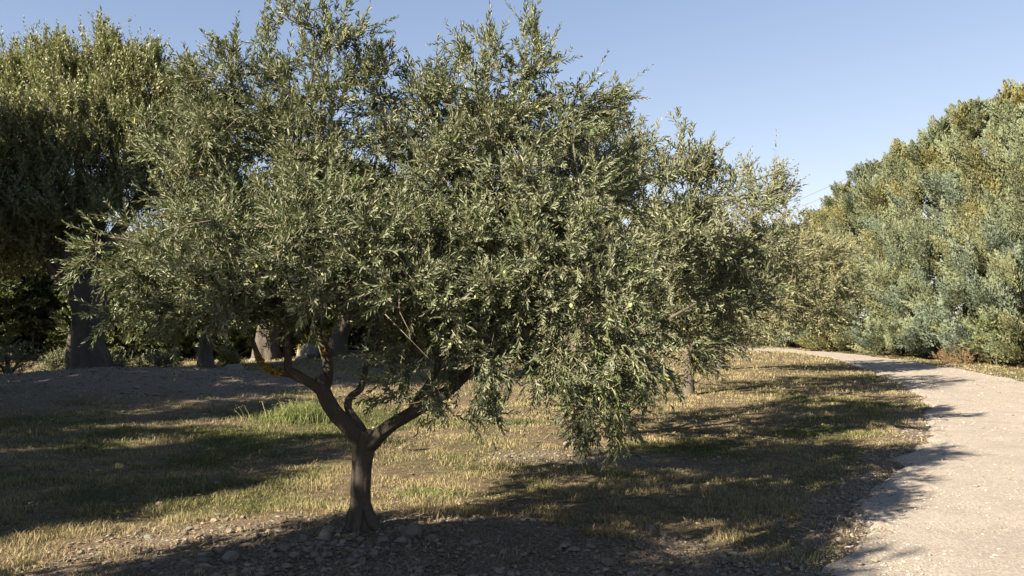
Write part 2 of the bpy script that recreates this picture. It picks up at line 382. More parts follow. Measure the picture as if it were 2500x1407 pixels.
clA = CL([
 (285, 610, 5.3, (.26, .3, .2), (-.4, 0, .1)), (360, 690, 5.1, (.3, .35, .22), (-.3, 0, 0)), (330, 780, 4.95, (.2, .22, .09), (-.4, -.1, -.25)), (430, 775, 5.0, (.28, .3, .1), (-.1, -.1, -.2)),
 (380, 540, 5.4, .36), (440, 400, 5.6, .42), (480, 250, 5.9, (.3, .3, .22), (0, 0, .5), .8), (470, 640, 5.1, .42), (400, 330, 5.9, (.2, .3, .2)), (520, 300, 5.7, .34), (560, 735, 4.85, (.4, .4, .16)),
 (560, 480, 5.4, .42), (600, 620, 4.85, .42), (570, 210, 5.7, (.26, .3, .24), (0, 0, .8), .8), (650, 340, 5.8, .4), (700, 130, 5.6, (.24, .3, .34), (0, 0, .9), .65), (690, 735, 4.9, (.4, .3, .13)),
 (720, 480, 5.35, .42), (800, 260, 5.6, (.3, .35, .3), (0, 0, .6), .8), (840, 120, 5.7, (.26, .28, .26), (.3, 0, .7), .75), (760, 620, 4.8, .38), (850, 420, 5.6, .43), (900, 730, 4.8, (.45, .4, .22)),
 (880, 580, 4.85, .42), (960, 250, 5.8, (.32, .32, .3), (.2, 0, .5), .9), (1060, 230, 5.9, (.25, .3, .2), (0, 0, .6), .8), (1000, 440, 5.5, .4), (1010, 620, 4.9, .42), (1040, 730, 4.8, (.45, .4, .22)), (960, 770, 5.4, (.3, .3, .12)),
 (1120, 300, 5.7, .4), (1130, 480, 5.3, .45), (1140, 680, 5.0, .45), (1180, 150, 5.7, (.2, .25, .2), (0, 0, .6), .6), (1200, 740, 5.0, (.4, .35, .10)), (1230, 400, 5.4, .42),
 (1290, 160, 5.6, (.17, .25, .22), (0, 0, .8), .75), (1270, 280, 5.6, .36), (1280, 580, 5.1, .45), (1290, 660, 4.95, .38), (1390, 280, 5.7, (.28, .35, .3), (.2, 0, .3)), (1400, 440, 5.4, .38),
 (1470, 240, 5.7, (.16, .25, .14), (.8, 0, .25), .7), (1420, 620, 5.1, .40), (1420, 750, 4.8, (.3, .3, .25)), (1500, 720, 4.9, (.25, .35, .3)), (1340, 770, 4.85, (.3, .25, .08)),
 (1410, 870, 4.75, (.18, .22, .16), dn, 1.2), (1395, 930, 4.7, (.10, .12, .12), dn, 1.0), (1415, 985, 4.7, (.07, .08, .12), dn, 1.1), (1420, 1040, 4.7, (.04, .05, .08), dn, .9), (1510, 860, 4.8, (.18, .2, .16), dn, 1.2), (1500, 930, 4.75, (.12, .12, .10), dn, 1.0), (1500, 985, 4.7, (.09, .1, .12), dn, 1.0), (1500, 1035, 4.7, (.05, .06, .08), dn, .9),
 (1590, 870, 4.9, (.12, .2, .14), (.3, 0, -.6)), (1580, 935, 4.85, (.06, .08, .10), dn, .9),
 (960, 930, 5.0, (.12, .12, .18), (-.4, 0, -.3), .8), (990, 850, 5.1, (.25, .2, .07), None, 1.), (1090, 850, 5.0, (.25, .2, .07), None, 1.), (1075, 965, 4.9, (.13, .10, .04), (.3, 0, -.6), .8), (1200, 870, 4.9, (.2, .2, .06), None, .9), (1200, 920, 4.8, (.05, .06, .06), dn, .6),
 (1205, 990, 4.8, (.03, .05, .03), (.1, 0, -.8), .5),
 (930, 850, 5.3, (.22, .2, .08), None, 1.1), (1050, 870, 5.2, (.25, .2, .07), None, 1.1), (1140, 885, 5.1, (.22, .2, .06), dn, 1.), (1250, 870, 5.0, (.25, .22, .08), None, 1.1), (1330, 885, 4.95, (.2, .2, .08), dn, 1.1), (1460, 870, 5.0, (.35, .25, .12), dn, 1.2), (1560, 880, 5.2, (.25, .25, .12), dn, 1.1), (620, 790, 5.2, (.3, .25, .05)), (450, 800, 5.1, (.3, .25, .05)), (760, 770, 5.1, (.3, .25, .06)),
 # far side of the crown
 (450, 560, 6.4, .5), (620, 420, 6.6, .55), (800, 560, 6.8, .6), (1000, 520, 7.0, .6), (1200, 560, 6.9, .6), (1350, 500, 6.6, .5), (700, 670, 6.5, (.6, .5, .24)), (1000, 680, 6.6, (.7, .5, .24)), (1250, 680, 6.4, (.6, .5, .3)), (1100, 340, 6.5, .45), (1480, 480, 6.2, .35), (500, 700, 6.2, (.5, .5, .25)),
])
spA = [(W(745, 180, 5.6), .55, 9), (W(650, 150, 5.6), .45, 5), (W(830, 160, 5.6), .42, 5), (W(560, 230, 5.7), .34, 4), (W(920, 180, 5.6), .30, 4), (W(1300, 180, 5.6), .5, 6), (W(1190, 200, 5.7), .34, 4), (W(1040, 250, 5.7), .3, 4), (W(480, 290, 5.8), .25, 4), (W(1130, 180, 5.8), .22, 3)]
treeA = make_tree('olive_tree', base_A, limbsA, clA, leaf_len=.048, leaf_w=.0105, shoots_per=9, dens=2.1, shoot_len=(.13, .30), seed=11, fruit=90, spikes=spA, pairs=12, rough=.20, flute=.09, cavt=.27, trunk_step=.015, sides=30)
tag(treeA, 'nearest olive tree with forked bare trunk standing in the pale rubble', 'olive tree', 'olive trees in the curving row')
print('A', time.time()-T0)

rz = np.random.default_rng(8)
for an, ln, r0 in [(-.4, .15, .045), (.6, .11, .035), (2.5, .11, .035), (3.7, .11, .035), (4.6, .12, .04)]:
    o_ = np.array([math.cos(an), math.sin(an), 0]); t0 = np.array([0, 0, .16])+o_*.035; e_ = o_*ln+np.array([0, 0, .0])
    tb = Tubes(); tb.add(*smooth_path(np.array([t0+[0, 0, .05], t0+o_*.03-[0, 0, .06], e_*.7+[0, 0, .045], e_*1.15-[0, 0, .02]]), [r0*.6, r0, r0*.85, r0*.5], .015), 12, .25, .1, int(an*10)); tb.build('root', M_BARK, treeA)
tb = Tubes(); c0 = W(902, 1062, D0-.06)-base_A
tb.add(*smooth_path(np.array([c0-[.03, 0, .05], c0, c0+[.012, -.01, .03], c0+[.014, -.01, .038]]), [.03, .034, .026, .004], .008), 14, .3, .1, 5); tb.build('pruning_knob', M_BARK, treeA)
# lichen on its limbs
ml, nt, oo = newmat('orange_lichen'); p_ = N(nt, 'ShaderNodeBsdfPrincipled'); n_ = noise(nt, 40, 5); r_ = ramp(nt, n_.outputs[0], [(.3, (.12, .085, .03)), (.65, (.33, .20, .03))])
nt.links.new(r_.outputs[0], p_.inputs['Base Color']); p_.inputs['Roughness'].default_value = .95; nt.links.new(p_.outputs[0], oo.inputs[0])
def lichen(path, n, spread, seed):
    r = np.random.default_rng(seed); pts, rad = smooth_path(*path, step=.01); vs = []; fs = []; k = 0
    t = (1+5**.5)/2; ico = nrm(np.array([[-1, t, 0], [1, t, 0], [-1, -t, 0], [1, -t, 0], [0, -1, t], [0, 1, t], [0, -1, -t], [0, 1, -t], [t, 0, -1], [t, 0, 1], [-t, 0, -1], [-t, 0, 1.]]))
    icf = np.array([[0, 11, 5], [0, 5, 1], [0, 1, 7], [0, 7, 10], [0, 10, 11], [1, 5, 9], [5, 11, 4], [11, 10, 2], [10, 7, 6], [7, 1, 8], [3, 9, 4], [3, 4, 2], [3, 2, 6], [3, 6, 8], [3, 8, 9], [4, 9, 5], [2, 4, 11], [6, 2, 10], [8, 6, 7], [9, 8, 1]])
    for q in range(n):
        i = r.integers(0, len(pts)); dd = nrm(np.array([r.normal(-.5, .7), r.normal(-.7, .5), r.normal(.2, .6)]))
        tt = nrm(pts[min(i+1, len(pts)-1)]-pts[max(i-1, 0)]); dd = nrm(dd-tt*np.dot(dd, tt))
        c = pts[i]+dd*rad[i]*1.0; s = r.uniform(.004, .011)
        vs.append(c+ico*s*r.uniform(.6, 1.3, (12, 1))); fs.append(icf+k); k += 12
    return mesh_np('lichen', np.concatenate(vs)-base_A, [np.concatenate(fs)], ml, parent=treeA)
lichen(PL([(690, 912, D0-.09, .027), (655, 902, D0-.12, .023), (635, 880, D0-.18, .02), (628, 860, D0-.2, .018)]), 150, .03, 3)
lichen(PL([(799, 870, D0+.08, .030), (790, 835, D0+.12, .029), (786, 815, D0+.15, .026)]), 70, .03, 4)

# ================================================================== THE ROW BEHIND IT
def simple_limbs(base, pts_list, r0, h0=.9):
    """trunk plus limbs from a fork to the given points"""
    base = np.asarray(base, float); fk = base+np.array([.03, .02, h0])
    out = [(np.array([base+[0, 0, -.1], base+[0, 0, .08], base+[.02, 0, h0*.5], fk, fk+[0, 0, .08]]), np.array([r0*1.7, r0*1.3, r0, r0*1.05, r0*.7]))]
    for i, p in enumerate(pts_list):
        p = np.asarray(p, float); d = p-fk
        out.append((np.array([fk+[0, 0, -.08], fk+d*.3+[0, 0, .02*i % 3], fk+d*.65+np.array([.05, -.04, .06]), p]), np.array([r0*.72, r0*.55, r0*.32, r0*.1])))
    return out
clB = CL([
 (1500, 420, 10.2, .7), (1590, 480, 9.8, (.6, .7, .55)), (1560, 620, 9.3, .65), (1700, 500, 9.8, (.4, .5, .4), (.2, 0, .6), .8), (1680, 600, 9.2, .55), (1740, 640, 9.9, (.5, .5, .45)), (1810, 620, 10.2, (.42, .45, .45)), (1860, 600, 10.4, (.3, .4, .35)),
 (1620, 740, 9.7, (.6, .5, .45)), (1740, 740, 9.7, (.5, .45, .4)), (1810, 730, 10, (.4, .4, .38)), (1500, 780, 9.6, .6), (1650, 840, 9.7, (.4, .35, .22), (.2, -.1, -.2)), (1740, 810, 9.7, (.38, .35, .25), (.3, -.1, -.2)), (1710, 870, 9.6, (.2, .2, .14), (.2, 0, -.6)),
 (1400, 700, 11, .8), (1350, 500, 11.3, .8), (1300, 800, 11, .6), (1420, 880, 10.3, .45), (1560, 900, 9.8, (.5, .5, .28)), (1600, 640, 11.5, .8), (1720, 760, 11.0, .7), (1480, 330, 10.8, .5), (1820, 480, 9.6, (.34, .35, .16), (.9, 0, .3), .8), (1640, 400, 10, (.3, .3, .4), (.1, 0, .9), .6),
 (1740, 440, 9.9, (.25, .3, .25), (.5, 0, .6), .6)])
bB = G(.86, 10.4)
limbsB = simple_limbs(bB, [W(1480, 480, 10.4), W(1680, 520, 9.8), W(1700, 740, 9.0), W(1350, 560, 11.2), W(1560, 780, 9.2), W(1640, 640, 11.3)], .085, .85)
spB = [(W(1662, 430, 9.8), .75, 6), (W(1700, 450, 9.9), .55, 6), (W(1575, 400, 9.9), .5, 6), (W(1530, 400, 10), .35, 4), (W(1750, 450, 9.9), .4, 4), (W(1790, 470, 9.9), .28, 3)]
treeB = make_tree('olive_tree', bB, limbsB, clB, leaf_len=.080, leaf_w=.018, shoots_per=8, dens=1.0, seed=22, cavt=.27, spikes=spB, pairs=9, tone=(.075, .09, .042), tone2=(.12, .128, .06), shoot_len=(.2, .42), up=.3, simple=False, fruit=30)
tag(treeB, 'second olive tree, spreading right behind the nearest, with upright shoots on top', 'olive tree', 'olive trees in the curving row')
clC = CL([(1840, 470, 15.8, (.8, .8, .5), (.3, 0, .5)), (1860, 560, 15.5, .85), (1880, 680, 15.2, .85), (1800, 740, 15.5, .9), (1760, 600, 16.5, 1.1), (1930, 640, 15.6, (.55, .7, .6)), (1955, 720, 15.8, (.6, .7, .45)), (1900, 790, 15.4, (.7, .7, .3)), (1750, 820, 15.6, (.9, .8, .35)), (1700, 700, 17.5, 1.1), (1850, 640, 17.5, 1.0), (1650, 560, 17, 1.0), (1990, 760, 16.0, (.35, .4, .3)), (1640, 800, 17, (.9, .8, .5)), (1800, 430, 16.3, (.3, .3, .3), (0, 0, .8))])
bC = G(3.7, 16.8)
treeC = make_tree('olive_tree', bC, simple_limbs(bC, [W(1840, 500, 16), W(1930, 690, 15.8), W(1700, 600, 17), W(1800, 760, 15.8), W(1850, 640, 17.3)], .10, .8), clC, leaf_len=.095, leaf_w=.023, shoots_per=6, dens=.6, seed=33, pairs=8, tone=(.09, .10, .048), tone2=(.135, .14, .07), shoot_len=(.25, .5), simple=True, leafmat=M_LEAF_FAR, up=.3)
tag(treeC, 'third olive tree of the row, shadowed underneath, left of the farthest pale one', 'olive tree', 'olive trees in the curving row')
clD = CL([(1940, 610, 22.5, 1.0), (1990, 640, 22, .95), (2030, 680, 22, .8), (1960, 720, 22, 1.1), (2040, 640, 22.5, (.6, .7, .5)), (2020, 750, 22.3, .8), (1890, 720, 23, 1.2), (1900, 620, 23.5, 1.1), (1970, 790, 22.5, (1., .9, .4)), (1850, 790, 23, (1., 1, .5)), (2060, 720, 22.5, (.45, .5, .5))])
bD = G(6.2, 23.8)
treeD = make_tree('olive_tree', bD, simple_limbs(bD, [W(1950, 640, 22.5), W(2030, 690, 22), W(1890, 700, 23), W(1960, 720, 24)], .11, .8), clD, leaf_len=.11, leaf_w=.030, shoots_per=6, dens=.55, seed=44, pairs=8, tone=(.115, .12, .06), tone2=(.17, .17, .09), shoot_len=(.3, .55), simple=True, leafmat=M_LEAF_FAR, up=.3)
tag(treeD, 'farthest pale olive tree of the row, in front of the blue green conifers', 'olive tree', 'olive trees in the curving row')
print('row', time.time()-T0)

# ================================================================== OLD OLIVES AT THE LEFT
b1 = W(218, 905, 21.0); b1[2] = float(hgt(b1[0], b1[1]))
def old_trunk(b, r0, h0, lean=0.0):
    return (np.array([b+[0, 0, -.2], b+[0, 0, .1], b+[lean*.3-.05, 0, h0*.35], b+[lean*.6+.08, 0, h0*.7], b+[lean, 0, h0], b+[lean, 0, h0+.25]]), np.array([r0*1.55, r0*1.25, r0*.95, r0*.9, r0*.95, r0*.5]))
def old_limbs(b, r0, h0, tips, lean=0.0):
    out = [old_trunk(b, r0, h0, lean)]; fk = b+np.array([lean, 0, h0])
    for i, p in enumerate(tips):
        d = p-fk; out.append((np.array([fk+[0, 0, -.3], fk+d*.25+[.0, 0, .1], fk+d*.6+[.1, .1, .25], p]), np.array([r0*.62, r0*.42, r0*.26, r0*.08])))
    return out
clE = CL([(-190, 260, 21, 1.5), (-120, 420, 20.5, 1.5), (-20, 230, 21, (1.2, 1.2, 1.0)), (30, 360, 20, 1.3), (40, 480, 20, 1.3), (120, 190, 21, (1.0, 1.2, .8), None, .9), (150, 330, 20, 1.3), (230, 240, 20.5, 1.2), (270, 160, 21, (.7, 1, .7), None, .9), (260, 400, 20, 1.2), (340, 220, 20.8, (1.0, 1.1, .9)), (360, 340, 20.3, 1.0), (415, 300, 21, (.7, .9, 1.0)), (60, 590, 20.5, (1.4, 1.2, .7)), (170, 520, 20, (1.2, 1.2, .6)), (-80, 620, 21, 1.3), (430, 430, 21.5, (.9, 1, 1.0)), (300, 500, 21.5, (1.2, 1, .6)), (-160, 550, 21, 1.3), (60, 640, 22.5, (1.6, 1, .7)), (200, 600, 22.5, (1.3, 1, .7)), (100, 540, 21.5, 1.3), (-60, 520, 20, 1.4)])
up1 = [(W(150, 190, 20.6), 1.1, 14), (W(268, 190, 20.6), 1.45, 16), (W(375, 200, 20.6), 1.1, 14), (W(310, 200, 20.6), .9, 14), (W(60, 230, 20.6), .9, 14), (W(200, 220, 20.6), .8, 12), (W(-10, 230, 20.6), .9, 14), (W(335, 210, 20.6), .9, 12), (W(110, 200, 20.6), 1.1, 14), (W(410, 260, 20.6), .7, 10), (W(235, 330, 19.6), 1.0, 14), (W(90, 350, 19.6), 1.0, 14), (W(330, 330, 19.8), 1.0, 14), (W(10, 400, 19.6), 1., 12)]
treeE = make_tree('old_olive_tree', b1, old_limbs(b1, .42, 2.2, [W(20, 330, 20.5), W(160, 260, 21), W(300, 250, 21), W(-130, 480, 21), W(400, 380, 21), W(30, 590, 20.5)], -.15), clE, leaf_len=.105, leaf_w=.033, shoots_per=7, dens=.66, seed=55, pairs=12, tone=(.092, .11, .036), tone2=(.155, .172, .068), shoot_len=(.4, .9), up=1.3, jit=.35, simple=True, leafmat=M_LEAF_FAR, barkmat=M_BARK_OLD, rough=.22, flute=.3, spikes=up1, sides=26, trunk_step=.1)
tag(treeE, 'tall old olive with upright sunlit shoots and thick dark trunk, left edge', 'olive tree')
# small isolated top to its right
clE3 = CL([(455, 200, 24, (.35, .45, .45), None, 1), (470, 330, 24, 1.0), (445, 450, 24, 1.1), (520, 440, 24, 1.1), (540, 560, 24, 1.1), (455, 590, 24, 1.1)])
b3 = W(505, 905, 24.0); b3[2] = float(hgt(b3[0], b3[1]))
treeE3 = make_tree('old_olive_tree', b3, old_limbs(b3, .22, 1.8, [W(460, 240, 24), W(450, 450, 24), W(530, 450, 24), W(540, 560, 24)]), clE3, leaf_len=.14, leaf_w=.045, shoots_per=5, dens=.36, seed=56, pairs=8, tone=(.10, .11, .045), tone2=(.16, .16, .07), shoot_len=(.4, .8), up=1.0, simple=True, leafmat=M_LEAF_FAR, barkmat=M_BARK_OLD, rough=.2, flute=.2, spikes=[(W(455, 190, 24), .75, 7)], trunk_step=.1)
tag(treeE3, 'olive whose single tip pokes up between the tall old olive and nearest tree', 'olive tree')
b2 = W(650, 885, 29.5); b2[2] = float(hgt(b2[0], b2[1]))
clE2 = CL([(650, 560, 29.5, 1.5), (560, 640, 29.5, 1.3), (760, 600, 29.5, 1.5), (850, 640, 30.5, 1.4), (700, 480, 30.5, 1.4), (620, 760, 28.5, (1.1, .8, .5)), (740, 730, 29.5, (1.3, 1, .5)), (860, 500, 30.5, 1.3)])
treeE2 = make_tree('old_olive_tree', b2, old_limbs(b2, .40, 2.0, [W(650, 560, 29.5), W(560, 640, 29.5), W(760, 600, 29.5), W(850, 620, 30.5), W(700, 500, 30.5)], .1), clE2, leaf_len=.14, leaf_w=.045, shoots_per=5, dens=.36, seed=57, pairs=8, tone=(.10, .11, .045), tone2=(.16, .16, .07), shoot_len=(.35, .6), up=.4, simple=True, leafmat=M_LEAF_FAR, barkmat=M_BARK_OLD, rough=.2, flute=.28, sides=24, trunk_step=.1)
tag(treeE2, 'olive tree with a thick sunlit gnarled trunk, seen under the nearest crown', 'olive tree')
b4 = W(822, 880, 29.5); b4[2] = float(hgt(b4[0], b4[1]))
clE4 = CL([(880, 600, 30, 1.6), (980, 640, 30, 1.5), (1080, 600, 31, 1.6), (1000, 520, 31, 1.4), (1160, 640, 31, 1.5), (800, 720, 29, (1.2, 1, .6)), (930, 760, 29, (1.5, 1, .5)), (1100, 760, 30, (1.5, 1, .5)), (1220, 700, 31, 1.3)])
treeE4 = make_tree('old_olive_tree', b4, old_limbs(b4, .30, 2.1, [W(880, 600, 30), W(980, 640, 30), W(1080, 620, 31), W(1160, 680, 31)], .4), clE4, leaf_len=.15, leaf_w=.05, shoots_per=5, dens=.33, seed=58, pairs=8, tone=(.075, .085, .035), tone2=(.12, .125, .055), shoot_len=(.35, .6), up=.4, simple=True, leafmat=M_LEAF_FAR, barkmat=M_BARK_OLD, rough=.2, flute=.2, trunk_step=.1)
tag(treeE4, 'olive with a dark trunk standing right of the sunlit gnarled one', 'olive tree')
print('old', time.time()-T0)

# ================================================================== BUSHES
def make_bush(name, base, w, h, n, leaf=(.13, .05), tone=(.05, .065, .025), tone2=(.09, .10, .04), seed=1, mat=None, trunk=True, flat=.6):
    r = np.random.default_rng(seed); base = np.asarray(base, float); root = empty(name, base)
    nc = 16; cs = []
    for i in range(nc):
        a = r.uniform(0, 6.28); q = r.random()**.5; z = r.uniform(.12, .85)
        cs.append((np.cos(a)*q*w*.36*(1.15-z*.6), np.sin(a)*q*w*.36*(1.15-z*.6), z*h))
    cs = np.array(cs); rad = w*r.uniform(.16, .26, nc)
    M = n; ci = r.integers(0, nc, M); u = nrm(r.normal(size=(M, 3)))*(r.random((M, 1))**.35)
    P = cs[ci]+u*rad[ci][:, None]*np.array([1, 1, .85]); P[:, 2] = np.maximum(P[:, 2], .02)
    d = nrm(u+np.array([0, 0, .5])+r.normal(0, .4, (M, 3))); L = r.uniform(2, 3.6, M)*leaf[0]
    f_ = r.random((nc, 1)); T = (np.asarray(tone)*(1-f_)+np.asarray(tone2)*f_)[ci]
    v, f, mi, cv = shoots(P, d, L, r.normal(0, .1, (M, 3))*L[:, None], 6, leaf[0], leaf[1], T, True, .004, r)
    mesh_np('foliage', v, [f], [mat or M_BUSH, M_TWIG], {'col': cv}, root, mi)
    tb = Tubes()
    for c in cs[::2]:
        tb.add(np.array([[0, 0, -.1], c*.4+[0, 0, .05*h], c]), np.array([.03, .02, .008])*max(w, .5), 6, .1)
    tb.build('stem', M_BARK_OLD, root)
    return root
bushes = [
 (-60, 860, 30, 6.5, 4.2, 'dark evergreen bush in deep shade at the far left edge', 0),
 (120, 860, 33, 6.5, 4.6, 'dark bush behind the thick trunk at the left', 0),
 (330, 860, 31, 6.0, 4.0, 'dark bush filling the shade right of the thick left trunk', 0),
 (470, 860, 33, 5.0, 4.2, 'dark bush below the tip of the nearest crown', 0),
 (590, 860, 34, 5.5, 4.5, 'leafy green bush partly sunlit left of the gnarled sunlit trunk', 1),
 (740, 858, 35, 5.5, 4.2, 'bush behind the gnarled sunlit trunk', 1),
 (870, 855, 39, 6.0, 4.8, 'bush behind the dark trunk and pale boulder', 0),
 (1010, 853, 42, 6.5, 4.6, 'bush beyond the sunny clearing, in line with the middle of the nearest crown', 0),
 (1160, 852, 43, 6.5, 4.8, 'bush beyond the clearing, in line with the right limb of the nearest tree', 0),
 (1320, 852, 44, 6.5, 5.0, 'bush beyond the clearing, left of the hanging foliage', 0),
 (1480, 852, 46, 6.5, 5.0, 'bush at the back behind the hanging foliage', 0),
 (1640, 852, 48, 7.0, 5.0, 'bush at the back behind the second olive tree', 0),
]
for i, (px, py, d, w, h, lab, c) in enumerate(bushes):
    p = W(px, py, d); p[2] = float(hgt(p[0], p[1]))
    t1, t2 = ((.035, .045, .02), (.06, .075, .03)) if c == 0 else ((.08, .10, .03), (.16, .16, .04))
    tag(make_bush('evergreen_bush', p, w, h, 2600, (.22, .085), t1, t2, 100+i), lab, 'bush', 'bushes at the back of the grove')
p = W(1265, 862, 36.5); p[2] = float(hgt(p[0], p[1])); tag(make_bush('yellow_shrub', p, 1.9, .95, 500, (.10, .04), (.22, .21, .03), (.34, .30, .05), 131), 'low yellow green shrub on the sunny clearing, right of the nearest tree middle', 'shrub')
p = W(985, 862, 36.5); p[2] = float(hgt(p[0], p[1])); tag(make_bush('yellow_shrub', p, 1.4, .9, 400, (.10, .04), (.18, .19, .04), (.28, .27, .06), 132), 'small yellow green shrub glimpsed through the leaves above the right limb', 'shrub')
p = W(775, 860, 31); p[2] = float(hgt(p[0], p[1])); tag(make_bush('yellow_shrub', p, 1.3, 1.0, 400, (.09, .035), (.2, .2, .04), (.36, .32, .06), 133), 'yellow green shrub above the pale boulder', 'shrub')
p = W(555, 893, 25.5); p[2] = float(hgt(p[0], p[1])); tag(make_bush('green_shrub', p, .6, .5, 220, (.08, .03), (.13, .15, .04), (.2, .21, .06), 134), 'small bright green shrub at the edge of the shade left of the black ring', 'shrub')
for (px, py, d, w, h, lab) in [(140, 885, 23, .9, .45, 'low grey green shrub left of the thick dark trunk foot'), (292, 892, 22, 1.0, .42, 'low grey green shrub right of the thick dark trunk foot'), (395, 892, 22.5, 1.1, .48, 'low grey green shrub on the crest of the rubble mound'), (20, 905, 19.5, 1.6, .9, 'shaded shrub at the left edge of the rubble mound')]:
    p = W(px, py, d); p[2] = float(hgt(p[0], p[1])); tag(make_bush('low_shrub', p, w, h, 260, (.09, .02), (.08, .095, .06), (.12, .13, .08), int(px)), lab, 'shrub')
# shrub at the hedge foot: rusty brown dead one and a sapling
p = W(2330, 868, 27.2); p[2] = float(hgt(p[0], p[1])); tag(make_bush('dead_bush', p, 1.5, .75, 650, (.05, .012), (.20, .10, .05), (.28, .16, .08), 141), 'rusty brown dead bush at the foot of the conifers', 'bush')
p = W(2432, 872, 26.3); p[2] = float(hgt(p[0], p[1]))
sap = empty('sapling', p); tb = Tubes(); tb.add(np.array([[0, 0, -.05], [.02, 0, .5], [-.02, .02, 1.1], [.03, 0, 1.6]]), [.035, .028, .02, .008], 7, .1); tb.build('trunk', M_BARK_OLD, sap)
r = np.random.default_rng(9); Pn = np.array([0, 0, 1.15])+r.normal(0, 1, (260, 3))*np.array([.3, .25, .26]); dd = nrm(r.normal(size=(260, 3))+[0, 0, .4]); LL = r.uniform(.15, .3, 260)
v, f, mi, cv = shoots(Pn, dd, LL, np.zeros((260, 3)), 5, .08, .035, np.repeat(np.array([[.09, .11, .04]]), 260, 0), True, .003, r)
mesh_np('crown', v, [f], [M_BUSH, M_TWIG], {'col': cv}, sap, mi)
tag(sap, 'young sapling with a thin pale trunk in front of the dark gap in the conifers', 'sapling')
print('bush', time.time()-T0)

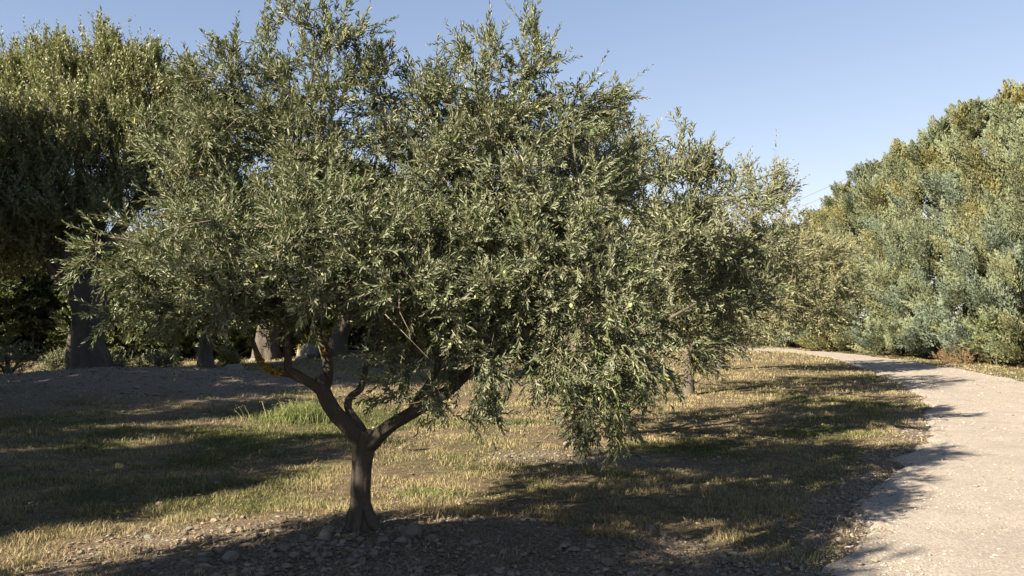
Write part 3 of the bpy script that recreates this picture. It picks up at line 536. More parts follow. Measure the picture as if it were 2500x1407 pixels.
# ================================================================== CONIFERS
def make_conifer(name, H, Rm, seed, nplume=225, per=760):
    r = np.random.default_rng(seed); root = empty(name, (0, 0, 0))
    z = r.random(nplume)**.85*H*.97+.15
    def env(z): q = z/H; return Rm*np.clip((1-q)**.62*(1-.25*np.exp(-(q/.10)**2))*1.05, .04, 1)
    ang = r.uniform(0, 6.28, nplume); L = r.uniform(1.1, 2.1, nplume)*(.55+.45*np.clip((H-z)/H*2, 0, 1))
    rr = env(z)*(r.uniform(.66, 1.0, nplume)); out = np.stack([np.cos(ang), np.sin(ang), np.zeros(nplume)], 1)
    # lumps: push some sectors in and out
    lump = fbm(ang*1.6+seed, z*.8, seed, 2); rr = rr*(.35+1.1*lump)
    z[7:50] = r.uniform(.25, 1.0, 43); rr[7:50] = Rm*r.uniform(.75, 1.05, 43); L[7:50] = r.uniform(.8, 1.3, 43); z[:7] = H*r.uniform(.86, .95, 7); L[:7] = r.uniform(.9, 1.5, 7); rr[:7] = r.uniform(.1, .6, 7); base = out*rr[:, None]+np.array([0, 0, 1.])*(z-.25*L)[:, None]
    ax = nrm(out*r.uniform(.3, .8, (nplume, 1))+np.array([0, 0, .9])*(z/H)[:, None]+np.array([0, 0, 1.])*r.uniform(.35, 1.1, (nplume, 1))+r.normal(0, .22, (nplume, 3)))
    ax[:7] = nrm(np.array([0, 0, 1.])+r.normal(0, .12, (7, 3))); K = per; M = nplume; t = r.random((M, K))**.85; az = r.uniform(0, 6.28, (M, K)); a, b = perp(ax)
    NF = 11; fing = r.integers(0, NF, (M, K)); faz = r.uniform(0, 6.28, (M, NF)); ft = r.uniform(.05, .7, (M, NF)); ft[:, 0] = .25
    A = np.take_along_axis(faz, fing, 1); FT = np.take_along_axis(ft, fing, 1)
    rd = a[:, None]*np.cos(A)[..., None]+b[:, None]*np.sin(A)[..., None]
    org = base[:, None]+ax[:, None]*(FT*L[:, None])[..., None]
    fd = nrm(ax[:, None]*1.0+rd*.42*(fing > 0)[..., None]+np.array([0, 0, .2])); fl = L[:, None]*.62*(1.1-FT*.6)
    fa, fb = perp(fd); rnd = fa*np.cos(az)[..., None]+fb*np.sin(az)[..., None]
    prof = np.sin(np.pi*np.clip(t*.62+.12, 0, 1)**.8)*(1-t)**.6*1.3
    pos = org+fd*(t*fl)[..., None]+rnd*(prof*fl*.22*r.uniform(.6, 1.05, (M, K)))[..., None]
    ld = nrm(fd*1.2+rnd*.35+r.normal(0, .15, (M, K, 3))); no = nrm(rnd*1.1+r.normal(0, .2, (M, K, 3))+fd*.1)
    ll = r.uniform(.055, .105, (M, K)); lw = ll*r.uniform(.38, .52, (M, K))
    pal = np.array([[.118, .152, .115], [.132, .155, .092], [.150, .158, .084], [.16, .152, .06], [.165, .145, .042]])
    pn = fbm(ang*1.3+seed*3.1, z*.45, seed+9, 3)+r.normal(0, .07, M); pi = np.digitize(pn, [.40, .56, .70, .84]); c = pal[pi][:, None]*r.uniform(.85, 1.15, (M, K, 1))*(.9+.3*t[..., None])
    v, f, k = leaves(pos.reshape(-1, 3), ld.reshape(-1, 3), no.reshape(-1, 3), ll.ravel(), lw.ravel(), True)
    mesh_np('foliage', v, [f], [M_CON], {'col': np.repeat(c.reshape(-1, 3), 4, 0)}, root)
    tb = Tubes(); tb.add(np.array([[0, 0, -.2], [.05, 0, H*.3], [0, .04, H*.65], [0, 0, H*.96]]), [.24, .17, .09, .02], 10, .15); tb.build('trunk', M_BARK_OLD, root)
    tb = Tubes()
    for i in range(60):
        zz = r.uniform(.5, H*.8); an = r.uniform(0, 6.28); e = env(zz)*.8; o = np.array([np.cos(an), np.sin(an), 0])
        tb.add(np.array([[0, 0, zz-.4], *(np.array([o*e*.5+[0, 0, zz-.3], o*e+[0, 0, zz+.1]]))]), [.05, .03, .012], 5)
    tb.build('branches', M_BARK_OLD, root)['kind'] = 'stuff'
    for i in range(3):
        an = r.uniform(3.3, 5.2); zz = r.uniform(.6, 3.2); o = np.array([np.cos(an), np.sin(an), 0]); e = env(zz)*1.12; s = np.array([-o[1], o[0], 0])*r.choice([-1, 1])
        tb = Tubes(); tb.add(smooth_path(np.array([o*.2+[0, 0, zz-.3], o*e*.6+[0, 0, zz-.1], o*e*.9+s*.2+[0, 0, zz-.08], o*e*1.0+s*.6+[0, 0, zz+.15]]), [.04, .03, .02, .01], .1)[0], np.linspace(.035, .010, len(smooth_path(np.array([o*.2+[0, 0, zz-.3], o*e*.6+[0, 0, zz-.1], o*e*.9+s*.2+[0, 0, zz-.08], o*e*1.0+s*.6+[0, 0, zz+.15]]), [.04, .03, .02, .01], .1)[0])), 6)
        tb.build('dead_branch', M_DEAD, root)
    return root
con = [make_conifer('conifer', 9.0, 2.1, 201), make_conifer('conifer', 9.0, 2.2, 202), make_conifer('conifer', 9.0, 2.0, 203), make_conifer('conifer', 9.0, 2.15, 204)]
hedge = [
 (2620, 24.6, 9.9, 'conifer cut by the right edge of the photo, tallest of the hedge'),
 (2500, 26.6, 9.3, 'tall olive green conifer at the right edge behind the sapling'),
 (2395, 28.4, 9.3, 'tall conifer behind the rusty brown dead bush'),
 (2300, 30.4, 9.0, 'blue green conifer left of the dead brown bush with bare pale branches low down'),
 (2215, 32.6, 8.6, 'blue green conifer fourth from the right edge above the wide part of the verge'),
 (2140, 34.8, 8.3, 'conifer with a pointed tip where the overhead wires meet the hedge'),
 (2070, 37.2, 7.7, 'conifer right of the farthest olive tree, behind the narrow end of the verge'),
 (2000, 39.8, 6.9, 'conifer rising just behind the farthest olive crown'),
 (1935, 42.2, 6.2, 'conifer at the far end of the gravel track'),
 (1860, 44.2, 5.8, 'conifer at the far end of the hedge, mostly hidden by the third olive'),
 (1790, 46, 5.6, 'last conifer of the hedge, seen low under the third olive'),
]
for i_, y_ in enumerate([21.2, 18.0, 14.6, 11.0, 7.4, 3.6, -.4, -4.4, -8.6]):  # unseen conifers continuing the hedge, added to block sky light and deepen the shade
    hedge.append((1250+F*(17.8+.12*i_)/y_, y_, 10.2-.1*(i_ % 3), 'unseen conifer added past the right edge to block sky light, number %s from the edge' % ['one', 'two', 'three', 'four', 'five', 'six', 'seven', 'eight', 'nine'][i_]))
used = [False]*4
hr = np.random.default_rng(5)
for i, (px, d, H, lab) in enumerate(hedge):
    k = [0, 1, 2, 3, 1, 0, 3, 2, 0, 1, 3, 2, 0, 3, 1, 2, 0, 1, 3, 2][i]; o = con[k]
    if used[k]: o = copy_tree(con[k])
    used[k] = True
    if i < 11: d *= 1.05; H *= 1.01
    x = (px-1250)/F*d; o.location = (x, d, float(hgt(x, d))-.05); s = H/9.0; o.scale = (s*1.2 if H < 8 else 1.12, s*1.2 if H < 8 else 1.12, s); o.rotation_euler = (0, 0, float(hr.normal(0, .5))+(i % 2)*.9)
    tag(o, lab, 'conifer', 'conifers forming the hedge beyond the track')
print('con', time.time()-T0)

# ================================================================== TREES OUT OF FRAME THAT SHADE THE GRASS (they stand behind and left of the viewer)
def generic_olive(name, m, n, H, rad, seed, lab, z0=1.0, dens=.5, leaf=(.10, .032), group='olive trees behind the viewer'):
    D = SD; Nn = np.array([-SD[1], SD[0]]); xy = D*m+Nn*n; b = G(xy[0], xy[1]); r = np.random.default_rng(seed)
    cl = []
    for i in range(38):
        a = r.uniform(0, 6.28)+i*2.4; zz = r.uniform(z0+.3, H-.35); q = (zz-z0)/(H-z0); rr = rad*math.sin(math.pi*min(1, .25+q*.72))**.7*r.uniform(.2, .78)
        cl.append((b+np.array([math.cos(a)*rr, math.sin(a)*rr, zz]), (rad*.34, rad*.34, (H-z0)*.15), None, 1.0))
    cl.append((b+np.array([0, 0, H-.4]), (rad*.3, rad*.3, .4), None, 1.0))
    tips = [c[0] for c in cl[::4]]
    t = make_tree(name, b, simple_limbs(b, tips, .04+.02*H, min(1.0, z0)), cl, leaf_len=leaf[0], leaf_w=leaf[1], shoots_per=5, dens=dens, seed=seed, pairs=8, simple=True, shoot_len=(.25, .5), leafmat=M_LEAF_FAR)
    tag(t, lab, 'olive tree', group); return t
generic_olive('olive_tree', -3.3, 4.15, 4.15, 1.9, 301, 'olive tree beside the viewer on the left whose shade covers the foreground', z0=.8, dens=1.1)
generic_olive('olive_tree', -3.6, 2.85, 4.75, 1.2, 307, 'slender olive tree close beside the viewer, its shade reaching the track edge', z0=.7, dens=1.1)
generic_olive('olive_tree', -3.9, 9.5, 4.9, 2.25, 302, 'olive tree outside the left edge shading the near grass', z0=.4, dens=.75)
generic_olive('olive_tree', -4.6, 7.6, 4.1, 1.2, 305, 'low young olive tree outside the left edge', z0=.3, dens=.9)
generic_olive('olive_tree', -4.6, 13.8, 6.0, 1.9, 303, 'smaller olive tree outside the left edge', z0=.4, dens=.75)
generic_olive('olive_tree', -5.4, 15.7, 6.8, 1.8, 306, 'rounded olive tree between the taller trees outside the left edge', z0=.4, dens=.75)
generic_olive('olive_tree', -6.0, 12.0, 5.2, 1.4, 304, 'slim olive tree standing behind the other two outside the left edge', z0=.4, dens=.7)
for i, (m, n, H_, r_c) in enumerate([(-5, 17.6, 10.6, 2.7), (-5.5, 20.5, 11., 2.4), (-5, 22.2, 10.4, 1.8)]):
    generic_olive('tall_olive_tree', m, n, H_, r_c, 310+i, ['tall tree outside the left edge nearest the viewer', 'tall tree outside the left edge, middle of three', 'tall tree outside the left edge farthest from the viewer'][i], z0=.3, dens=.52, leaf=(.16, .065), group='tall trees left of the frame')
print('casters', time.time()-T0)

# ================================================================== GROUND
def axis(segs):
    out = []
    for a, b, s in segs: out.append(np.arange(a, b, s))
    return np.unique(np.concatenate(out+[np.array([segs[-1][1]])]))
gx = axis([(-1500, -200, 130), (-200, -60, 14), (-60, -20, 2), (-20, -7, .35), (-7, 10, .09), (10, 20, .25), (20, 60, 2), (60, 200, 14), (200, 1500, 130)])
gy = axis([(-400, -60, 34), (-60, -12, 3), (-12, 3.8, .5), (3.8, 16, .09), (16, 45, .3), (45, 80, 2), (80, 200, 12), (200, 1600, 140)])
X, Y = np.meshgrid(gx, gy); Z = hgt(X, Y)
def rock_mask(x, y):
    m = 1.25*g2(x, y, -.9, 5.3, 2.1, .95)+.7*g2(x, y, .9, 5.1, 1.6, .6)+.95*g2(x, y, .6, 9.3, 1.5, .8)+1.1*g2(x, y, -8.5, 17.3, 5.5, 3.4)+.5*g2(x, y, 2.3, 8.8, 1.2, .7)
    e = np.clip(1-np.abs(road_in(x, y)+.15)/.55, 0, 1)*(y < 13)*.9
    return np.clip((np.maximum(m, e)-.35+(fbm(x*1.7, y*1.7, 31, 3)-.5)*.9)*2.2, 0, 1)
def green_mask(x, y):
    m = .5*g2(x, y, -6, 10.5, 4.5, 2.8)+.35*g2(x, y, -2.4, 7.3, 1.3, .9)+.25*g2(x, y, 6.5, 13, 2.5, 5)+.4*g2(x, y, 3, 9, 2, 2)+.55*g2(x, y, -2.6, 13.6, 1.5, 1.6)+.6*g2(x, y, 1, 22, 3, 1.6)+.4*g2(x, y, 13.5, 22, 3, 3)+.35*g2(x, y, 14.5, 31, 1.4, 4)
    return np.clip((m+(fbm(x*.9, y*.9, 41, 4)-.5)*1.7-.12)*2.0, 0, 1)
rin = road_in(X, Y, .03); Zt = Z-np.where(rin > 0, .05, 0)-np.where(rin > .3, .02, 0)
nx = len(gx); ny = len(gy); jj, ii = np.meshgrid(np.arange(nx-1), np.arange(ny-1))
q = np.stack([ii*nx+jj, ii*nx+jj+1, (ii+1)*nx+jj+1, (ii+1)*nx+jj], -1).reshape(-1, 4)
# fine relief only where dense
rel = (fbm(X*6, Y*6, 77, 3)-.5)*.035*((Y > 3) & (Y < 20) & (X > -8) & (X < 11))
mg, nt, oo = newmat('dry_ground')
ag = N(nt, 'ShaderNodeAttribute', attribute_name='green'); ar = N(nt, 'ShaderNodeAttribute', attribute_name='rock')
n1 = noise(nt, 9, 10, .7); n2 = noise(nt, 60, 6, .7); n3 = noise(nt, .8, 4, .6)
dry = ramp(nt, n1.outputs[0], [(.3, (.06, .043, .026)), (.5, (.128, .102, .063)), (.7, (.20, .165, .105))])
grn = ramp(nt, n1.outputs[0], [(.3, (.03, .036, .014)), (.7, (.09, .095, .035))])
rck = ramp(nt, n2.outputs[0], [(.35, (.07, .052, .038)), (.5, (.16, .13, .10)), (.68, (.28, .25, .20))])
c = mixc(nt, ag.outputs['Fac'], dry.outputs[0], grn.outputs[0]); c = mixc(nt, ar.outputs['Fac'], c, rck.outputs[0])
mot = ramp(nt, n2.outputs[0], [(.3, (.6, .6, .6)), (.7, (1.2, 1.2, 1.2))]); c = mixc(nt, 1.0, c, mot.outputs[0], 'MULTIPLY')
pg = N(nt, 'ShaderNodeBsdfPrincipled'); nt.links.new(c, pg.inputs['Base Color']); pg.inputs['Roughness'].default_value = .95; pg.inputs['Specular IOR Level'].default_value = .1
bp = N(nt, 'ShaderNodeBump'); bp.inputs['Strength'].default_value = .8; bp.inputs['Distance'].default_value = .03; nt.links.new(n2.outputs[0], bp.inputs['Height']); nt.links.new(bp.outputs[0], pg.inputs['Normal'])
nt.links.new(pg.outputs[0], oo.inputs[0])
gr = mesh_np('ground', np.stack([X, Y, Zt+rel*(rin < -.05)], -1).reshape(-1, 3), [q], mg, {'green': green_mask(X, Y).ravel(), 'rock': rock_mask(X, Y).ravel()}, smooth=True); gr['kind'] = 'structure'

# ------------------------------------------------------------------ road
ys = axis([(-25, 3, .5), (3, 16, .06), (16, 38.4, .2)]); tt = np.linspace(0, 1, 110)
a_ = xL(ys)[:, None]; b_ = xR(ys)[:, None]; RXg = a_+(b_-a_)*tt[None]; RYg = np.repeat(ys[:, None], len(tt), 1)
edge = np.minimum(tt, 1-tt)[None]*(b_-a_)
RZ = hgt(RXg, RYg)+.006-np.clip(.12-edge, 0, .12)*.35+(fbm(RXg*5, RYg*5, 91, 3)-.5)*.02*np.clip(edge*3, 0, 1)
n_t = len(tt); jj, ii = np.meshgrid(np.arange(n_t-1), np.arange(len(ys)-1)); q1 = np.stack([ii*n_t+jj, ii*n_t+jj+1, (ii+1)*n_t+jj+1, (ii+1)*n_t+jj], -1).reshape(-1, 4)
V1 = np.stack([RXg, RYg, RZ], -1).reshape(-1, 3)
xs2 = np.arange(-30, 14.1, .4); ys2 = np.arange(37.6, 41.7, .4); X2, Y2 = np.meshgrid(xs2, ys2); V2 = np.stack([X2, Y2, hgt(X2, Y2)+.010], -1).reshape(-1, 3)
jj, ii = np.meshgrid(np.arange(len(xs2)-1), np.arange(len(ys2)-1)); q2 = np.stack([ii*len(xs2)+jj, ii*len(xs2)+jj+1, (ii+1)*len(xs2)+jj+1, (ii+1)*len(xs2)+jj], -1).reshape(-1, 4)+len(V1)
mr, nt, oo = newmat('pale_gravel')
n1 = noise(nt, 45, 8, .75); n2 = noise(nt, 220, 4, .7); n3 = noise(nt, 1.2, 4, .6)
vo = N(nt, 'ShaderNodeTexVoronoi'); vo.inputs['Scale'].default_value = 55; tc = N(nt, 'ShaderNodeTexCoord'); nt.links.new(tc.outputs['Object'], vo.inputs['Vector'])
c1 = ramp(nt, n1.outputs[0], [(.3, (.19, .171, .149)), (.5, (.285, .260, .230)), (.7, (.36, .335, .30))])
c3 = ramp(nt, n3.outputs[0], [(.3, (.88, .87, .86)), (.5, (.98, .975, .97)), (.7, (1.05, 1.04, 1.03))]); c = mixc(nt, 1.0, c1.outputs[0], c3.outputs[0], 'MULTIPLY')
vr = ramp(nt, vo.outputs['Color'], [(.1, (.78, .77, .75)), (.9, (1.15, 1.14, 1.12))]); c = mixc(nt, .8, c, vr.outputs[0], 'MULTIPLY')
pr = N(nt, 'ShaderNodeBsdfPrincipled'); nt.links.new(c, pr.inputs['Base Color']); pr.inputs['Roughness'].default_value = .95; pr.inputs['Specular IOR Level'].default_value = .1
bp = N(nt, 'ShaderNodeBump'); bp.inputs['Strength'].default_value = .7; bp.inputs['Distance'].default_value = .012; nt.links.new(n1.outputs[0], bp.inputs['Height']); 
bp2 = N(nt, 'ShaderNodeBump'); bp2.inputs['Strength'].default_value = .5; bp2.inputs['Distance'].default_value = .006; nt.links.new(vo.outputs['Distance'], bp2.inputs['Height']); nt.links.new(bp.outputs[0], bp2.inputs['Normal']); nt.links.new(bp2.outputs[0], pr.inputs['Normal'])
nt.links.new(pr.outputs[0], oo.inputs[0])
rd = mesh_np('gravel_road', np.concatenate([V1, V2]), [np.concatenate([q1, q2])], mr, smooth=True); rd['kind'] = 'structure'

# ------------------------------------------------------------------ grass blades
def scatter(n, dmin, dmax, half=.80, pw=0.0, r=rng):
    u = r.random(n); d = dmin*(dmax/dmin)**u if pw == 0 else (dmin**pw+(dmax**pw-dmin**pw)*u)**(1/pw)
    x = r.uniform(-1, 1, n)*(half*d+1.0); return x, d
def blades(x, y, h, w, colr, lean, r=rng, zoff=0.0):
    n = len(x); z = hgt(x, y)+zoff; b = np.stack([x, y, z-.005], 1); a = r.uniform(0, 6.28, n); s = np.stack([np.cos(a), np.sin(a), np.zeros(n)], 1)*w[:, None]*.5
    la = r.uniform(0, 6.28, n); l = np.stack([np.cos(la), np.sin(la), np.zeros(n)], 1)*(lean*h)[:, None]
    up = np.array([0, 0, 1.])*h[:, None]
    m = b+up*.55+l*.35; t = b+up*np.sqrt(np.clip(1-lean*.5, .2, 1))[:, None]+l
    v = np.stack([b-s, b+s, m+s*.75, m-s*.75, t], 1).reshape(-1, 3); k = np.arange(n)[:, None]*5
    return v, k+np.array([[0, 1, 2, 3]]), k+np.array([[3, 2, 4]]), np.repeat(colr, 5, 0)*np.tile(np.array([.8, .8, 1, 1, 1.1]), n)[:, None]
def grass(n, dmin, dmax, hs, seed, thr=.30, half=.8):
    r = np.random.default_rng(seed); x, y = scatter(n, dmin, dmax, half, r=r)
    gm = green_mask(x, y); rm = rock_mask(x, y); cl = fbm(x*3.2, y*3.2, 61, 3); ri = road_in(x, y)
    keep = (ri < -.02+.10*(r.random(n)-.5)) & (r.random(n) < np.clip(.15+1.9*(cl-.28)+.35*gm, .05, 1)*(1-.88*rm))
    x, y, gm, cl = x[keep], y[keep], gm[keep], cl[keep]; k = len(x); d = y
    tall = np.clip((cl-.42)*4, 0, 1); h = r.uniform(.4, 1.2, k)*hs*(.5+.85*tall+.25*gm)*(1+.25*(r.random(k) < .05)); w = r.uniform(.7, 1.3, k)*.0042*(1+np.clip(d-6, 0, 40)*.13)
    dryc = np.array([.35, .30, .17]); dry2 = np.array([.225, .185, .10]); grc = np.array([.075, .095, .032]); gr2 = np.array([.16, .16, .062])
    u = r.random((k, 1)); c = dryc*u+dry2*(1-u); u = r.random((k, 1)); g = grc*u+gr2*(1-u)
    pgm = np.clip(gm*.85+.14, 0, 1); c = np.where((r.random(k) < pgm)[:, None], g, c)*r.uniform(.8, 1.25, (k, 1))
    v, f4, f3, cv = blades(x, y, h, w, c, r.uniform(.2, 1.3, k)*(1-.25*tall), r)
    return mesh_np('grass', v, [f4, f3], M_GRASS, {'col': cv})
g1 = grass(480000, 4.2, 17, .052, 71); tag(g1, 'short dry and green grass over the near ground', 'grass', kind='stuff')
g2_ = grass(200000, 17, 48, .075, 72, half=.75); tag(g2_, 'short grass over the far ground and the verge below the conifers', 'grass', kind='stuff')
print('grass', time.time()-T0)
# weed clump with small flowers and a few low green tufts
def tuft(name, px, py, n, sx, sy, h, lab, seed, flowers=0, cols=((.09, .12, .04), (.18, .195, .075))):
    r = np.random.default_rng(seed); dd = 0
    d = 1.6*F/(py-775); c = np.array([(px-1250)/F*d, d]); root = empty(name, G(c[0], c[1]))
    x = c[0]+r.normal(0, sx, n); y = c[1]+r.normal(0, sy, n); u = r.random((n, 1)); colr = np.array(cols[0])*u+np.array(cols[1])*(1-u)
    e = np.exp(-((x-c[0])/sx/1.6)**2); hh = r.uniform(.4, 1.1, n)*h*(.35+.65*e)
    v, f4, f3, cv = blades(x, y, hh, r.uniform(.006, .011, n), colr, r.uniform(.15, .9, n), r); base = np.array(root.location)
    mesh_np('blades', v-base, [f4, f3], M_GRASS, {'col': cv}, root)['kind'] = 'stuff'
    if flowers:
        tb = Tubes(); fv = []; fc = []
        for i in range(flowers):
            b = G(c[0]+r.normal(-.25, sx*1.1), c[1]+r.normal(0, sy)); t = b+np.array([r.normal(-.05, .09), r.normal(0, .06), h*r.uniform(.45, 1.05)])
            tb.add(np.array([b, (b+t)/2+[.01, 0, 0], t])-base, [.003, .0025, .002], 3)
            for q in range(7): fv.append(t+r.normal(0, .02, 3)-base)
        tb.build('stalks', M_GRASS_STALK, root)['kind'] = 'stuff'; fv = np.array(fv); k = len(fv)
        v, f, kk = leaves(fv, nrm(r.normal(size=(k, 3))), nrm(r.normal(size=(k, 3))), r.uniform(.010, .017, k), r.uniform(.008, .014, k), True)
        mesh_np('flower_heads', v, [f], M_GRASS, {'col': np.repeat(np.repeat([[.4, .37, .17]], k, 0), 4, 0)}, root)['kind'] = 'stuff'
    tag(root, lab, 'weed clump' if flowers else 'grass tuft'); return root
M_GRASS_STALK = bark_mat('weed_stalk', (.25, .27, .1), (.4, .38, .18), 2, .1)
tuft('weed_clump', 748, 1022, 2200, .36, .2, .36, 'tall green weed clump with small pale flower heads behind the nearest left limb', 81, 34)
tuft('grass_tuft', 685, 1030, 600, .25, .15, .13, 'green grass tuft left below the flowering weed clump', 82)
tuft('grass_tuft', 1260, 1030, 500, .28, .14, .10, 'dark green tuft on the sunny grass right of the nearest tree', 83, cols=((.06, .085, .03), (.12, .14, .055)))
tuft('grass_tuft', 880, 990, 350, .2, .16, .14, 'green tuft seen between the forked limbs', 84)
tuft('grass_tuft', 1050, 1205, 500, .22, .08, .075, 'low green tuft on the sunny grass nearest the trunk', 85)
tuft('grass_tuft', 1480, 1320, 260, .14, .06, .085, 'pale dry tuft at the lower middle in the shade', 86, cols=((.2, .17, .08), (.28, .22, .11)))

# ------------------------------------------------------------------ stones
t_ = (1+5**.5)/2; ICO = nrm(np.array([[-1, t_, 0], [1, t_, 0], [-1, -t_, 0], [1, -t_, 0], [0, -1, t_], [0, 1, t_], [0, -1, -t_], [0, 1, -t_], [t_, 0, -1], [t_, 0, 1], [-t_, 0, -1], [-t_, 0, 1.]]))
ICF = np.array([[0, 11, 5], [0, 5, 1], [0, 1, 7], [0, 7, 10], [0, 10, 11], [1, 5, 9], [5, 11, 4], [11, 10, 2], [10, 7, 6], [7, 1, 8], [3, 9, 4], [3, 4, 2], [3, 2, 6], [3, 6, 8], [3, 8, 9], [4, 9, 5], [2, 4, 11], [6, 2, 10], [8, 6, 7], [9, 8, 1]])
def stones(name, x, y, s, tonec, seed, lift=.15):
    r = np.random.default_rng(seed); n = len(x); z = hgt(x, y)
    A = r.normal(size=(n, 3, 3)); Q, _ = np.linalg.qr(A); V = ICO[None]*r.uniform(.7, 1.3, (n, 12, 1)); V = np.einsum('nij,nkj->nki', Q, V)
    sc = np.stack([r.uniform(.8, 1.6, n), r.uniform(.7, 1.2, n), r.uniform(.35, .7, n)], 1)*s[:, None]*.5
    a = r.uniform(0, 6.28, n); ca, sa = np.cos(a)[:, None], np.sin(a)[:, None]; V = V*sc[:, None]; vx = V[..., 0]*ca-V[..., 1]*sa; vy = V[..., 0]*sa+V[..., 1]*ca
    V = np.stack([vx+x[:, None], vy+y[:, None], V[..., 2]+(z+s*lift)[:, None]], -1)
    Fc = (np.arange(n)[:, None, None]*12+ICF[None]).reshape(-1, 3)
    c = np.asarray(tonec)*r.uniform(.55, 1.25, (n, 1))*(1+r.normal(0, .04, (n, 3)))
    return mesh_np(name, V.reshape(-1, 3), [Fc], M_GRAVEL, {'col': np.repeat(c, 12, 0)})
r = np.random.default_rng(91)
x, y = scatter(120000, 4.3, 24, r=r); rm = rock_mask(x, y); ri = road_in(x, y); k = (r.random(len(x)) < rm*.30+.010) & (ri < .35); x, y = x[k], y[k]
s = np.exp(r.normal(-3.75, .45, len(x)))*(1+np.clip(y-8, 0, 20)*.05)
tag(stones('rubble', x, y, s, (.21, .185, .15), 92), 'loose pale limestone rubble and pebbles on the ground', 'rubble', kind='stuff')
x, y = scatter(150000, 4.3, 30, r=r); x = x+3*(y > 0); ri = road_in(x, y); k = (ri > -.8) & (r.random(len(x)) < np.where(ri < .7, .75*np.clip(1+(ri+.1)/.7, .0, 1), .32)); x, y = x[k], y[k]
s = np.exp(r.normal(-4.5, .42, len(x)))*(1+np.clip(y-8, 0, 20)*.06)
tag(stones('loose_gravel', x, y, s, (.29, .262, .225), 93, .3), 'loose pale gravel lying on the track', 'gravel', kind='stuff')
# dry leaf litter around the trunk and under the row
x, y = scatter(42000, 4.3, 16, r=r); k = (r.random(len(x)) < .25+.6*rock_mask(x, y)) & (road_in(x, y) < .2); x, y = x[k], y[k]; n = len(x)
b = np.stack([x, y, hgt(x, y)+r.uniform(.004, .03, n)], 1); ld = nrm(np.stack([r.normal(size=n), r.normal(size=n), r.normal(0, .25, n)], 1)); no = nrm(np.stack([r.normal(0, .3, n), r.normal(0, .3, n), np.ones(n)], 1))
v, f, kk = leaves(b, ld, no, r.uniform(.03, .06, n), r.uniform(.008, .013, n), True)
c = np.array([.20, .14, .08])*r.uniform(.5, 1.3, (n, 1))
tag(mesh_np('leaf_litter', v, [f], M_GRASS, {'col': np.repeat(c, 4, 0)}), 'fallen dry brown olive leaves scattered on the ground', 'leaf litter', kind='stuff')

# individual rocks
def rock_mesh(seed, sub=2):
    import bmesh
    r = np.random.default_rng(seed); bm = bmesh.new(); bmesh.ops.create_icosphere(bm, subdivisions=sub, radius=.5)
    ks = nrm(r.normal(size=(9, 3))); ds = r.uniform(.28, .46, 9)
    for v in bm.verts:
        p = np.array(v.co)
        for kk, dd in zip(ks, ds):
            e = p@kk-dd
            if e > 0: p = p-kk*e*.9
        p = p*(1+.06*r.normal()); v.co = p
    me = bpy.data.meshes.new('rock'); bm.to_mesh(me); bm.free(); me.materials.append(M_STONE); return me
RM = [rock_mesh(400+i) for i in range(7)]
def rock(px, py, size, lab, k, grp=None, flat=.6, d=None, mat=None, name='rock', lift=.2, wide=1.0):
    if d is None:
        p = W(px, py, 1.0); t = 1.6/(1.6-p[2]); d = t
        for _ in range(6):
            p = W(px, py, d); err = p[2]-float(hgt(p[0], p[1])); d = d*(1+err/(1.6-float(hgt(p[0], p[1]))))
    p = W(px, py, d); p[2] = float(hgt(p[0], p[1]))+size*flat*lift
    o = bpy.data.objects.new(name, RM[k % 7]); o.location = p; o.scale = (size*wide, size*.85, size*flat); o.rotation_euler = (0.1*(k % 3), .08*(k % 4), k*1.7); col_.objects.link(o)
    tag(o, lab, 'rock', grp); 
    return o
rr = np.random.default_rng(17)
grp = 'pale rocks heaped around the foot of the nearest olive'
for i in range(70):
    a = rr.uniform(0, 1); px = 885+rr.normal(-40, 130); py = 1345+rr.normal(0, 26)
    if abs(px-880) < 45 and py < 1335: px += 110*(1 if rr.random() < .5 else -1)
    if 1262 < py < 1400: rock(px, py, float(np.exp(rr.normal(-2.95, .4))), 'pale limestone rock in the heap of rubble at the foot of the nearest olive', i, grp, .65)
for i in range(26):
    rock(1000+rr.normal(60, 130), 1330+rr.normal(0, 28), float(np.exp(rr.normal(-3.0, .3))), 'grey rock in the shaded rubble right of the nearest trunk', i, 'shaded rocks right of the nearest trunk', .55)
rock(792, 1322, .12, 'upright angular rock leaning left of the trunk foot', 1, flat=.95)
rock(1390, 1088, .17, 'large white rock in the sun beside the hanging foliage', 2, flat=.75)
rock(1588, 1296, .10, 'lone pale rock in the shaded grass at the lower middle', 3)
rock(393, 1233, .085, 'lone pale rock on the sunlit strip of grass at the left', 4)
rock(680, 1297, .12, 'flat pale slab lying in the sun left of the trunk', 5, flat=.3, wide=1.3)
rock(752, 868, 1.0, 'sunlit tan boulder seen between the left limbs', 6, d=29.0, flat=.8, lift=.3)
rock(790, 866, .8, 'white boulder at the top of the dark mound behind the left limbs', 1, d=29.2, flat=.8, lift=.3)
rock(737, 878, .45, 'small white rock below the tan boulder', 2, d=28.0)
rock(572, 908, .75, 'pale blue grey flat rock left of the black ring', 3, d=23.8, flat=.32, wide=1.2)
rock(628, 893, .6, 'pale blue grey rock at the foot of the sunlit gnarled trunk', 4, d=28.6, flat=.35)
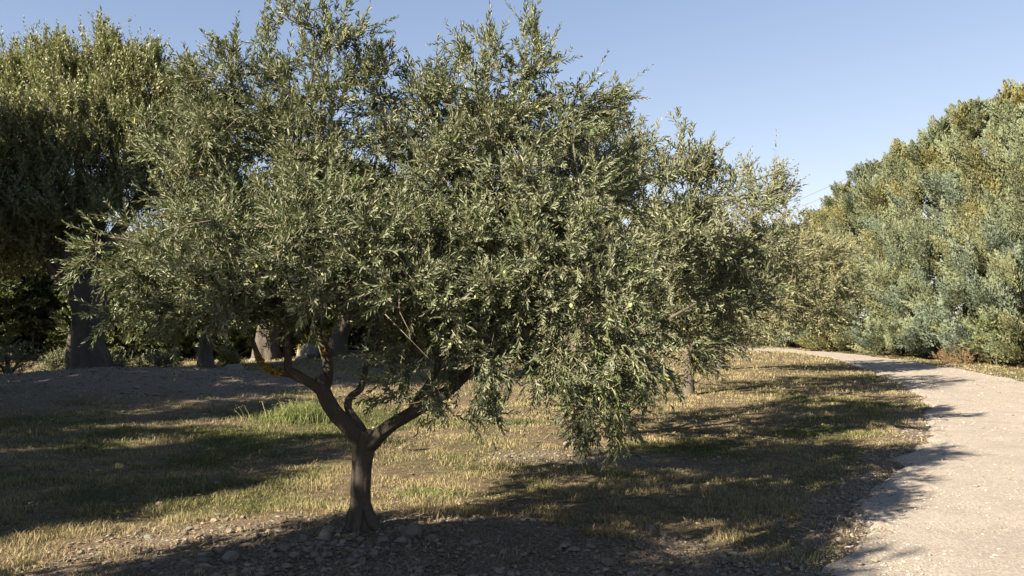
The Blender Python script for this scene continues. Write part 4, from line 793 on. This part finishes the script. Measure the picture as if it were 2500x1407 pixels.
# black ring standing on the ground
import bmesh
mk, nt, oo = newmat('black_rubber'); p_ = N(nt, 'ShaderNodeBsdfPrincipled'); n_ = noise(nt, 30, 3); r_ = ramp(nt, n_.outputs[0], [(.3, (.012, .012, .012)), (.7, (.03, .028, .025))]); nt.links.new(r_.outputs[0], p_.inputs['Base Color']); p_.inputs['Roughness'].default_value = .5; nt.links.new(p_.outputs[0], oo.inputs[0])
th = np.linspace(0, 2*np.pi, 25); tb = Tubes(); tb.add(np.stack([np.cos(th)*.066, np.sin(th)*.01, .066+np.sin(th)*.066], 1), np.full(25, .009), 8)
ring = tb.build('ring', mk, None); p = W(602, 912, 23.6); ring.location = (p[0], p[1], float(hgt(p[0], p[1]))+.03)
tag(ring, 'small black hoop standing on the bare sunlit ground', 'ring')

# overhead wires
mw, nt, oo = newmat('wire'); p_ = N(nt, 'ShaderNodeBsdfPrincipled'); n_ = noise(nt, 5, 2); r_ = ramp(nt, n_.outputs[0], [(.3, (.10, .10, .11)), (.7, (.16, .16, .17))]); nt.links.new(r_.outputs[0], p_.inputs['Base Color']); p_.inputs['Roughness'].default_value = .6; nt.links.new(p_.outputs[0], oo.inputs[0])
for (y1, y2, lab) in [(510, 353, 'upper overhead wire crossing the sky above the far hedge'), (526, 386, 'lower overhead wire crossing the sky above the far hedge')]:
    A1 = W(1900, y1, 95); B1 = W(2258, y2, 62); dv = B1-A1; tb = Tubes(); tt_ = np.linspace(-.9, 1.9, 12); tb.add(A1[None]+dv[None]*tt_[:, None], np.full(12, .022), 5)
    tag(tb.build('overhead_wire', mw, None), lab, 'wire', 'overhead wires')
# bare treetop behind the hedge
p = W(2050, 700, 47); bt = empty('bare_tree', (p[0], 47, float(hgt(p[0], 47)))); rb = np.random.default_rng(3)
tb = Tubes(); tb.add(np.array([[0, 0, -.2], [.1, 0, 3], [0, 0, 6.2]]), [.14, .1, .06], 8, .1); tb.build('trunk', M_BARK_OLD, bt); tb = Tubes()
for i in range(90):
    s0 = np.array([0, 0, rb.uniform(4.5, 6.2)]); e = s0+np.array([rb.normal(0, .75), rb.normal(0, .6), rb.uniform(.8, 2.6)]); m = (s0+e)/2+rb.normal(0, .12, 3); tb.add(np.array([s0, m, e]), [.035, .022, .008], 4)
tb.build('branches', M_BARK_OLD, bt); tag(bt, 'bare treetop of thin twigs showing just above the conifer hedge', 'bare tree')

# ================================================================== LIGHT, SKY, CAMERA
w = bpy.data.worlds.new('World'); scene.world = w; w.use_nodes = True; nt = w.node_tree; nt.nodes.clear()
SKN = .2; SKT = (1.08, .97, .96)
sky = N(nt, 'ShaderNodeTexSky', sky_type='NISHITA'); sky.sun_disc = False; sky.sun_elevation = SUN_EL
to_sun = np.array([-SD[0], -SD[1]]); az = math.atan2(to_sun[0], to_sun[1]); sky.sun_rotation = az % (2*math.pi)
sky.altitude = 100; sky.air_density = .6; sky.dust_density = 0.0; sky.ozone_density = 1.0
bg = N(nt, 'ShaderNodeBackground'); bg.inputs['Strength'].default_value = .093; ow = N(nt, 'ShaderNodeOutputWorld')
k1 = N(nt, 'ShaderNodeVectorMath', operation='MULTIPLY_ADD'); nt.links.new(sky.outputs[0], k1.inputs[0]); k1.inputs[1].default_value = (SKN, SKN, SKN); k1.inputs[2].default_value = (1, 1, 1)
k2 = N(nt, 'ShaderNodeVectorMath', operation='DIVIDE'); nt.links.new(sky.outputs[0], k2.inputs[0]); nt.links.new(k1.outputs[0], k2.inputs[1])
k3 = N(nt, 'ShaderNodeVectorMath', operation='MULTIPLY'); nt.links.new(k2.outputs[0], k3.inputs[0]); k3.inputs[1].default_value = SKT
nt.links.new(k3.outputs[0], bg.inputs[0]); nt.links.new(bg.outputs[0], ow.inputs[0])
sl = bpy.data.lights.new('sun', 'SUN'); sl.energy = 5.0; sl.angle = R(.5); sl.color = (1.0, .86, .68); so = bpy.data.objects.new('sun', sl); col_.objects.link(so)
from mathutils import Vector
sdv = Vector((SD[0]*math.cos(SUN_EL), SD[1]*math.cos(SUN_EL), -math.sin(SUN_EL))); so.rotation_euler = sdv.to_track_quat('-Z', 'Y').to_euler(); so.location = (-20, -20, 20)
cam = bpy.data.cameras.new('camera'); cam.lens = 28; cam.sensor_width = 36; cam.clip_end = 5000; cam.clip_start = .05
co = bpy.data.objects.new('camera', cam); col_.objects.link(co); co.location = (0, 0, CZ); co.rotation_euler = (math.pi/2+PITCH, 0, 0); scene.camera = co
scene.view_settings.view_transform = 'Standard'; scene.view_settings.look = 'None'; scene.view_settings.gamma = 1; scene.view_settings.exposure = 2.1
print('done', time.time()-T0)
